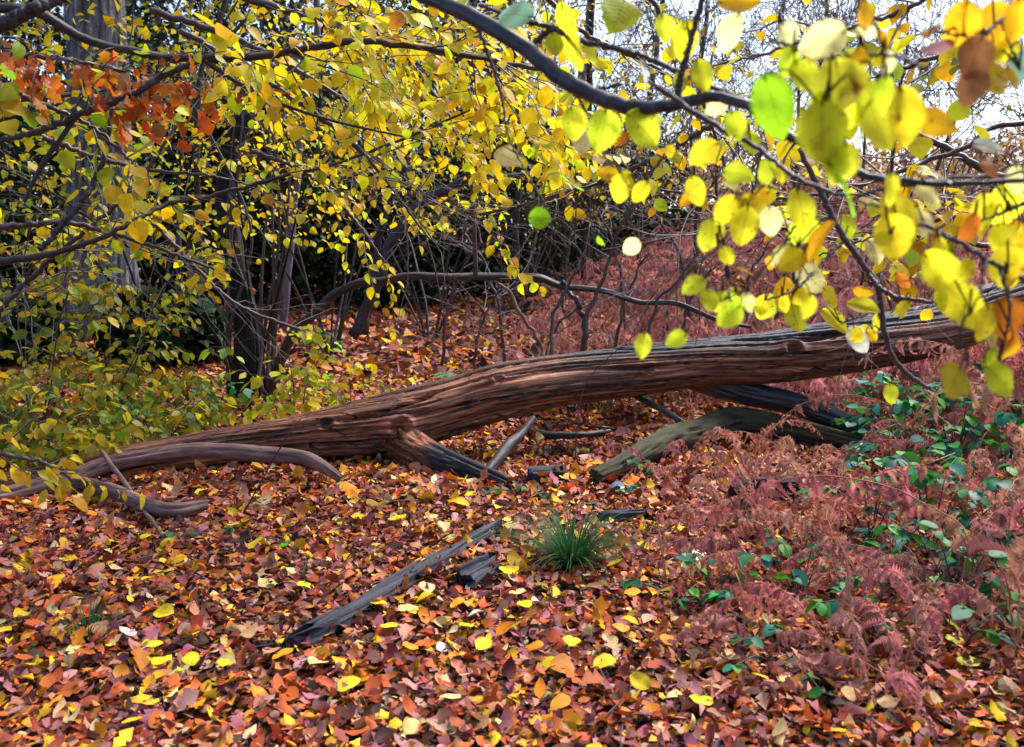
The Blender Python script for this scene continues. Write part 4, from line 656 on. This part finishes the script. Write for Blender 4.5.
# landmark based labels
LM = {'the grass tuft': (570, 550), 'the long split plank': (395, 588), "the fallen trunk's root": (465, 474), 'the curved forking branch': (150, 500), 'the mossy log': (640, 455), 'the green fern': (85, 632), 'the long pale branch': (270, 462),
      'the bramble seedling': (690, 610), 'the rotten stump': (775, 488), 'the wood chunk': (546, 470)}
pend = []
def auto(o, noun, px, py, verb='lying'):
    best = min(LM.items(), key=lambda kv: (kv[1][0] - px) ** 2 + 1.5 * (kv[1][1] - py) ** 2); dx, dy = px - best[1][0], py - best[1][1]
    rel = ('in front of' if dy > 0 else 'behind') if abs(dy) > .7 * abs(dx) else ('to the right of' if dx > 0 else 'to the left of'); pend.append((o, noun, verb, rel, best[0], math.hypot(dx, dy)))
def settle():
    by = {}
    for e in pend: by.setdefault((e[1], e[2], e[3], e[4]), []).append(e)
    od = ['nearest', 'second nearest', 'third nearest', 'fourth nearest', 'fifth nearest', 'sixth nearest', 'seventh nearest', 'eighth nearest', 'ninth nearest', 'tenth nearest', 'eleventh nearest', 'twelfth nearest', 'thirteenth nearest', 'fourteenth nearest']
    for (noun, verb, rel, lm), es in by.items():
        es.sort(key=lambda e: e[5])
        for k, e in enumerate(es): e[0]['label'] = f'{noun} {verb} {rel} {lm}' + (f', {od[min(k, 13)]} to it' if len(es) > 1 else '')
BKG = 'dead bracken plants around the right of clearing'
def bracken(loc, s, nf, label, heading=None, spread=3.14):
    rt = root('bracken_plant', loc, label, 'bracken', BKG); rt.scale = (s, s, s); a0 = rng.uniform(0, 6.28) if heading is None else heading
    for k in range(nf):
        o = bpy.data.objects.new('frond', FRME[rng.integers(len(FRME))]); COL.objects.link(o); o.parent = rt; o.rotation_euler = (rng.normal(0, .15), rng.normal(0, .15), a0 + (k / nf - .5) * 2 * spread + rng.normal(0, .25)); sc_ = rng.uniform(.75, 1.15); o.scale = (sc_,) * 3
    return rt
for px, py, s, nf, lab in [
    (735, 478, .62, 4, 'russet bracken fronds arching over the mossy log, left of two'), (800, 482, .62, 4, 'russet bracken fronds arching over the mossy log, right of two'), (685, 505, .42, 4, 'small upright curl of bracken in front of the mossy log'), (655, 478, .36, 3, 'small bracken tuft at the left end of the mossy log'),
    (760, 545, .6, 5, 'pinkish bracken spilling in front of the rotten stump'), (820, 560, .7, 5, 'bracken with long arching frond in front of rotten stump'), (790, 600, .6, 5, 'flattened bracken low between the bramble seedling and stump'), (850, 520, .6, 5, 'bracken below the green brambles on the right'),
    (720, 575, .45, 4, 'low bracken wisps left of the arching frond'), (870, 610, .6, 5, 'bracken arching near the bottom right among green leaves'), (945, 540, .65, 5, 'bracken clump right of the pale crossing stalk'), (985, 500, .75, 6, 'tall bracken clump at the right edge below the brambles'), (1000, 590, .8, 6, 'dense bracken clump low at the right edge'),
    (1015, 655, .7, 6, 'bracken filling the bottom right corner'), (955, 640, .55, 4, 'bracken left of the corner clump'), (900, 690, .5, 4, 'bracken at the bottom edge right of the bramble seedling'), (1010, 450, .75, 5, 'bracken behind the brambles at the right edge'), (830, 650, .45, 4, 'thin bracken wisps at the bottom right of centre'), (760, 650, .4, 3, 'bracken scrap beside the bramble seedling'),
    (930, 470, .6, 4, 'bracken leaning into the green brambles'), (700, 540, .4, 3, 'bracken scraps right of the grass tuft'), (1040, 560, .8, 5, 'bracken leaning in from beyond the right edge'), (790, 425, .6, 5, 'bracken in the shade under the right half of trunk'), (860, 415, .6, 5, 'bracken in the shade under the right end of trunk'), (720, 405, .55, 4, 'bracken in shade where the dark branch meets the trunk'),
    (945, 456, 1.25, 5, 'tall bracken rising in front of the right end of trunk'), (1000, 448, 1.35, 6, 'tallest bracken at the right edge hiding the trunk end'), (1045, 470, 1.3, 6, 'tall bracken half outside the right edge')]:
    bracken(gp(px, py), s * 1.25, nf, lab)
# the far bracken slope: one mass
mb = MB(); m = 0
while m < 1150:
    y = 6.6 + 16 * rng.random() ** 1.1; px = rng.uniform(520, 1150); x = (px - 512) / FPX * y
    edge = 560 + max(0, (9 - y)) * 22
    if px < edge + rng.normal(0, 25): continue
    v, t, q, lc, c = FRA[rng.integers(len(FRA))]; a = rng.uniform(0, 6.28); s = rng.uniform(.75, 1.35); ca, sa = math.cos(a) * s, math.sin(a) * s; hs = rng.uniform(1., 1.75) if y < 12 else rng.uniform(.9, 1.3)
    vv = np.stack([v[:, 0] * ca - v[:, 1] * sa + x, v[:, 0] * sa + v[:, 1] * ca + y, v[:, 2] * s * hs + float(gz(x, y)) - .02], 1); cs = rng.normal(1, .2)
    # far off only every other leaflet pair is kept
    if y > 10:
        pass
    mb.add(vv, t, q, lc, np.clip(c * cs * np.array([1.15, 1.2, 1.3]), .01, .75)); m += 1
tag(mb.build('bracken_thicket', M_BRK), 'mass of pinkish dead bracken covering the slope behind the trunk', 'bracken', None, 'stuff')

# ------------------------------------------------------------------ brambles, seedlings, ferns, grass, stalks
BR = 'green bramble plants in the leaves'
def bramble(px, py, n, h, LL, label, cf=IVY, spreadr=.25, name='bramble_plant', cat='bramble', T=T_MIDBIG, wid=.85):
    loc = gp(px, py); rt = root(name, loc, label, cat, BR); st = MB(); lv = MB()
    for k in range(n):
        a = rng.uniform(0, 6.28); r = spreadr * rng.uniform(.3, 1.1); e = loc + [math.cos(a) * r, math.sin(a) * r, h * rng.uniform(.35, 1.1)]; p = smooth_path([loc, (loc + e) / 2 + [0, 0, h * .35], e], 8); tube(st, p, np.linspace(.0028, .0012, 8), 5, (.1, .1, .04))
        for q, m in ((p[-1], 3), (p[5], 2)):
            b = rng.uniform(0, 6.28, m) if m == 2 else rng.uniform(0, 6.28) + np.array([-1.3, 0, 1.3]); D = np.stack([np.cos(b), np.sin(b), rng.normal(-.25, .2, m)], 1); N = np.array([0, 0, 1.]) + rng.normal(0, .3, (m, 3)); leaves(lv, T, np.repeat(q[None], m, 0), D, N, LL * rng.uniform(.7, 1.15, m), cf(m), wid, rng.normal(.4, .3, m), .18, .02)
    st.build('stem', M_TWIG, rt); lv.build('foliage', M_GLOSS, rt); return rt
for a in [(690, 625, 3, .12, .055, 'bramble seedling with dark green leaves at the bottom right of centre'), (930, 440, 14, .42, .095, 'large green bramble right of the mossy log'), (885, 455, 9, .35, .08, 'green bramble at the foot of the dark wet branch'), (975, 430, 10, .42, .075, 'bluish bramble under the right end of trunk'), (905, 420, 8, .36, .065, 'pale blue green bramble close below the trunk right end'), (995, 470, 5, .22, .055, 'bramble sprigs poking from the right edge bracken'),
          (900, 560, 5, .16, .06, 'bramble sprigs among bracken right of the arching frond'), (930, 590, 6, .16, .055, 'bramble low beside the right edge bracken clump'), (850, 600, 4, .15, .055, 'bramble sprigs under the arching bracken frond'), (975, 560, 4, .2, .055, 'dark bramble sprigs in front of right edge bracken'), (780, 670, 4, .1, .045, 'pale green seedling at bottom edge right of centre'), (955, 660, 3, .14, .075, 'plant with two lime leaves in the bottom right'),
          (522, 505, 3, .1, .05, 'dark green seedling left of the grass tuft'), (620, 500, 3, .08, .04, 'bluish seedling right of the grass tuft'), (560, 462, 3, .07, .04, 'seedling beside the blue black wood chunk'), (650, 480, 4, .12, .04, 'pale seedling at the foot of the mossy log'), (632, 405, 4, .14, .05, 'blue green seedling under the trunk middle'), (725, 400, 5, .18, .05, 'bluish ivy where the dark wet branch leaves the trunk'), (232, 545, 4, .09, .04, 'dark seedling in the leaves in front of the long pale branch'), (150, 445, 8, .28, .07, 'green bramble between pale branch and fallen trunk'),
          (215, 425, 6, .3, .075, 'blue green bramble at the foot of the black stem'), (110, 440, 7, .25, .07, 'green bramble behind the fork of the lying branches'), (385, 620, 2, .05, .03, 'tiny seedling against the long split plank'), (550, 345, 7, .25, .07, 'ivy clump behind the trunk left of the bare saplings'), (665, 330, 8, .35, .08, 'bluish bramble at the foot of the bracken slope'), (330, 365, 8, .3, .07, 'blue green bramble behind the trunk at left'), (780, 565, 4, .12, .045, 'small bramble under pinkish bracken'), (840, 545, 4, .14, .05, 'small bramble beside the arching bracken frond'),
          (880, 480, 7, .32, .08, 'bright green bramble rising through bracken below the dark branch end'), (945, 490, 8, .36, .08, 'bright green bramble tangled in the tall right edge bracken'), (1005, 520, 6, .34, .07, 'bluish green bramble in the right edge bracken'), (865, 440, 7, .3, .07, 'bramble at the end of the mossy log'), (905, 520, 6, .28, .065, 'green bramble under the long arching pink stalk'), (800, 610, 5, .22, .06, 'green bramble in the flattened bracken'), (985, 620, 6, .28, .07, 'green bramble in front of the dense right edge clump'), (740, 530, 4, .16, .05, 'small green bramble right of the grass tuft in bracken scraps'), (715, 600, 5, .16, .06, 'green bramble beside the pale straight stalk'), (870, 650, 5, .2, .065, 'green bramble near the bottom under bracken wisps'), (1000, 440, 8, .45, .08, 'tall bluish bramble by the right edge under the leaves'), (905, 472, 12, .5, .085, 'dense bright green bramble mound right of the mossy log end'), (955, 480, 12, .5, .085, 'dense green bramble mound below the tall edge bracken'), (880, 425, 10, .4, .075, 'green bramble against the underside of the trunk right end'), (1005, 485, 10, .45, .085, 'bushy green bramble at the right edge below the trunk'), (930, 560, 8, .36, .075, 'green bramble standing among the right hand bracken'), (870, 545, 7, .32, .07, 'green bramble left of the thick pink leaning stalk'), (990, 570, 7, .36, .075, 'green bramble by the right edge below the pink stalk'), (830, 500, 6, .28, .065, 'green bramble right of the rotten stump'), (960, 625, 7, .3, .075, 'green bramble low at the right in front of bracken')]: bramble(*a)
def grass(px, py, n, hgt, label, spread=.85, cf=palette([(.022, .095, .02), (.04, .14, .025), (.018, .07, .028), (.10, .18, .05)], [4, 3, 4, .5]), rb=.035):
    loc = gp(px, py); mb = MB(); a = rng.uniform(0, 6.28, n); out = np.stack([np.cos(a), np.sin(a), np.zeros(n)], 1); rr = rng.random(n) ** .6; L = hgt * rng.uniform(.4, 1.2, n); lean = rng.uniform(.1, 1., n) ** .8 * spread * 1.5; m = 7; t = np.linspace(0, 1, m)[None]
    horiz = (lean[:, None] * (t * .55 + .6 * t ** 2.)); up = t - .42 * (lean[:, None]) * t ** 2.2; c = loc + out[:, None] * (rb * rr[:, None, None] + (L[:, None] * horiz)[..., None]) + (L[:, None] * up)[..., None] * np.array([0, 0, 1.])
    sd = np.stack([-np.sin(a), np.cos(a), 0 * a], 1)[:, None] * (.0023 * (1 - t ** 2 * .9))[..., None]; v = np.stack([c - sd, c + sd], 2).reshape(-1, 3); k = (np.arange(n)[:, None] * 2 * m + np.arange(m - 1) * 2).ravel()
    mb.add(v, None, np.stack([k, k + 1, k + 3, k + 2], 1), None, np.repeat(cf(n), 2 * m, 0)); return tag(mb.build('grass_tuft', M_GRASS), label, 'grass tuft', 'grass tufts in the leaves')
grass(572, 570, 520, .26, 'dense dark green grass tuft standing in fallen leaves right of centre')
grass(88, 640, 90, .12, 'small green fern like tuft low at the left in leaves')
grass(240, 548, 40, .08, 'tiny dark tuft in front of the long pale branch')
def fern(loc, label, n=8, s=1.):
    rt = root('green_fern', loc, label, 'fern', 'green ferns'); cf = palette([(.10, .24, .10), (.16, .3, .14)], [1, 1])
    for k in range(n):
        a = k * 6.28 / n + rng.normal(0, .2); d = np.array([math.cos(a), math.sin(a), 0]); p = smooth_path([loc, loc + d * .25 * s + [0, 0, .32 * s], loc + d * .55 * s + [0, 0, .30 * s]], 16); mb = MB(); tube(mb, p, .003, 4, (.15, .2, .08))
        t = np.linspace(.2, 1, 26) * 15; i = np.minimum(t.astype(int), 14); q = p[i] + (p[i + 1] - p[i]) * (t - i)[:, None]
        for sg in (-1, 1): leaves(mb, T_LONG, q, unit(np.array([-d[1], d[0], 0]) * sg + d * .35 + rng.normal(0, .06, (26, 3))), np.array([[0, 0, 1.]]).repeat(26, 0), .13 * s * np.sin(np.linspace(.35, 2.9, 26)) + .01, cf(26), .9, .4, .1)
        mb.build('frond', M_GRASS, rt)
fern(at(602, 6.75), 'pale green fern behind the trunk beside the bare saplings', 10, 1.25); fern(at(470, 7.6), 'small green fern behind the trunk left of the bare saplings', 7, .6)
ST = 'dry bent stalks standing in the leaves'
def stalk(pts, label, mat=M_STALK):
    b = gp(*pts[0]); p = np.array([b] + [P(x, y, b[1] + dy) for x, y, dy in pts[1:]]); mb = MB(); s = smooth_path(p, 40); tube(mb, s, np.linspace(.0042, .0022, 40), 7, caps=True); return tag(mb.build('dry_stalk', mat), label, 'stalk', ST)
stalk([(668, 592), (660, 540, 0), (657, 515, 0), (664, 505, -.02)], 'pale hooked stalk standing right of the grass tuft')
stalk([(742, 655), (744, 620, 0), (740, 585, 0), (735, 572, .03)], 'pale straight stalk beside the bramble seedling')
stalk([(946, 556), (970, 525, .1), (992, 505, .2), (1010, 490, .3)], 'thick pink stalk leaning right across the bracken at right')
stalk([(972, 492), (974, 470, 0), (982, 440, .05), (990, 428, .1)], 'upright tan stalk near the right edge brambles')
stalk([(806, 520), (830, 492, .1), (880, 474, .2), (930, 462, .3), (955, 453, .4)], 'long arching pink stalk below the green brambles')
stalk([(858, 515), (900, 490, .1), (950, 492, .1), (1010, 505, .1)], 'flat arching stalk crossing the right edge bracken')
stalk([(742, 490), (752, 462, 0), (765, 435, .05), (790, 415, .1)], 'thin stalk rising through the bracken over the mossy log')
stalk([(845, 660), (850, 610, 0), (846, 560, 0), (838, 540, .02)], 'tall thin stalk under the arching bracken frond')
stalk([(240, 520), (262, 480, .1), (285, 440, .2), (302, 417, .3)], 'long green grass stem bending across the lying pale branch', M_GRASS)
stalk([(575, 470), (577, 430, 0), (588, 380, .02), (640, 330, -.1)], 'very thin dark wire like stem in front of the trunk middle', M_TWIG)
stalk([(800, 655), (815, 640, .05), (835, 632, .05), (862, 640, .05)], 'thin pink stalk arching low at the bottom right')
stalk([(596, 522), (650, 521, 0), (720, 516, .1)], 'straight thin stem lying across the leaves behind the grass tuft')

# ------------------------------------------------------------------ single bright leaves on the litter
FC = {'y': ((.82, .56, .015), 'yellow'), 'o': ((.70, .25, .015), 'orange'), 'a': ((.78, .40, .015), 'amber'), 'c': ((.66, .48, .22), 'cream'), 'w': ((.62, .55, .52), 'whitish'), 't': ((.42, .24, .11), 'tan'), 'l': ((.45, .48, .04), 'lime'), 'b': ((.40, .55, .62), 'pale blue'), 'r': ((.5, .12, .03), 'red orange'), 'ol': ((.35, .28, .03), 'olive')}
FL = """553 570 22 c|510 583 20 y|721 517 20 a|711 551 22 y|700 570 24 w|615 579 16 y|643 557 18 y|589 589 16 c|533 659 22 o|572 657 22 y|605 661 24 c|528 634 22 a|513 637 22 ol|517 607 22 c|525 619 20 y|540 614 18 w|620 644 18 o|629 637 18 a|632 606 16 a|604 678 24 y|669 654 20 o|679 641 22 a|704 639 20 y|731 672 26 c|719 607 26 t|547 679 22 y|592 616 14 c|664 602 18 ol|615 496 18 b|570 487 14 a|597 472 12 o|553 500 14 y
288 651 24 y|344 627 22 a|389 641 20 y|379 618 18 y|426 612 20 y|407 621 18 c|307 597 18 y|452 585 22 a|467 637 18 y|451 644 18 c|446 662 20 w|456 671 18 y|483 662 20 y|283 669 22 o|320 674 26 c|272 666 22 t|416 573 18 y|397 527 22 y|359 528 16 y|462 512 16 y|470 503 14 y|402 488 16 a|414 490 14 t|456 480 16 r|427 600 22 c|474 627 18 w|457 616 18 o|412 660 20 o|508 584 20 y|444 537 18 c|417 541 14 y|288 539 16 y|313 528 12 w
119 577 20 c|234 534 22 y|254 554 22 y|167 552 18 y|177 569 18 a|181 579 16 o|55 591 26 a|148 593 16 y|191 647 26 y|154 654 22 y|192 675 22 y|224 679 18 y|164 627 22 y|25 629 22 y|129 647 20 w|250 647 22 t|231 567 16 o|250 567 14 o|97 579 18 t|80 570 18 o|114 550 16 y|145 547 14 y|33 678 22 y|5 647 18 y|162 676 20 y|100 641 20 t
902 540 20 c|929 545 10 y|877 590 18 t|954 654 24 l|967 678 26 l|952 641 20 l|895 656 24 t|803 637 16 o|842 662 16 o|823 545 16 t|947 528 14 o|782 644 20 o|974 637 22 t|919 615 22 c|760 690 22 a|640 700 24 y|350 700 24 y|150 715 26 a|450 715 24 c|560 720 24 o|700 715 26 y|850 712 24 t"""
for e in FL.replace('\n', '|').split('|'):
    a, b, Lp, c = e.split(); a, b, Lp = float(a), float(b), float(Lp); p = gp(a, b) + [0, 0, .05]; L = Lp / FPX * p[1] * 1.12; th = rng.uniform(0, 6.28); mb = MB(); col = np.clip(np.array(FC[c][0]) * rng.normal(1, .1), .01, .8)
    D = np.array([math.cos(th), math.sin(th), rng.normal(0, .12)]); leaves(mb, T_BIG if rng.random() < .5 else T_MIDBIG, (p - D * L * .5)[None], D[None], (np.array([0, -.1, 1.]) + rng.normal(0, .2, 3))[None], L, col, rng.uniform(.7, .95), rng.normal(.3, .5), rng.normal(.1, .2), .03)
    tube(mb, smooth_path([p - D * L * .5, p - D * L * .62, p - D * L * .72 - [0, 0, .006]], 5), .0011, 4, (.3, .16, .04))
    o = tag(mb.build('fallen_leaf', M_FALLEN), None, 'leaf', 'bright fallen leaves lying on the litter'); auto(o, FC[c][1] + ' fallen leaf', a, b)
settle()
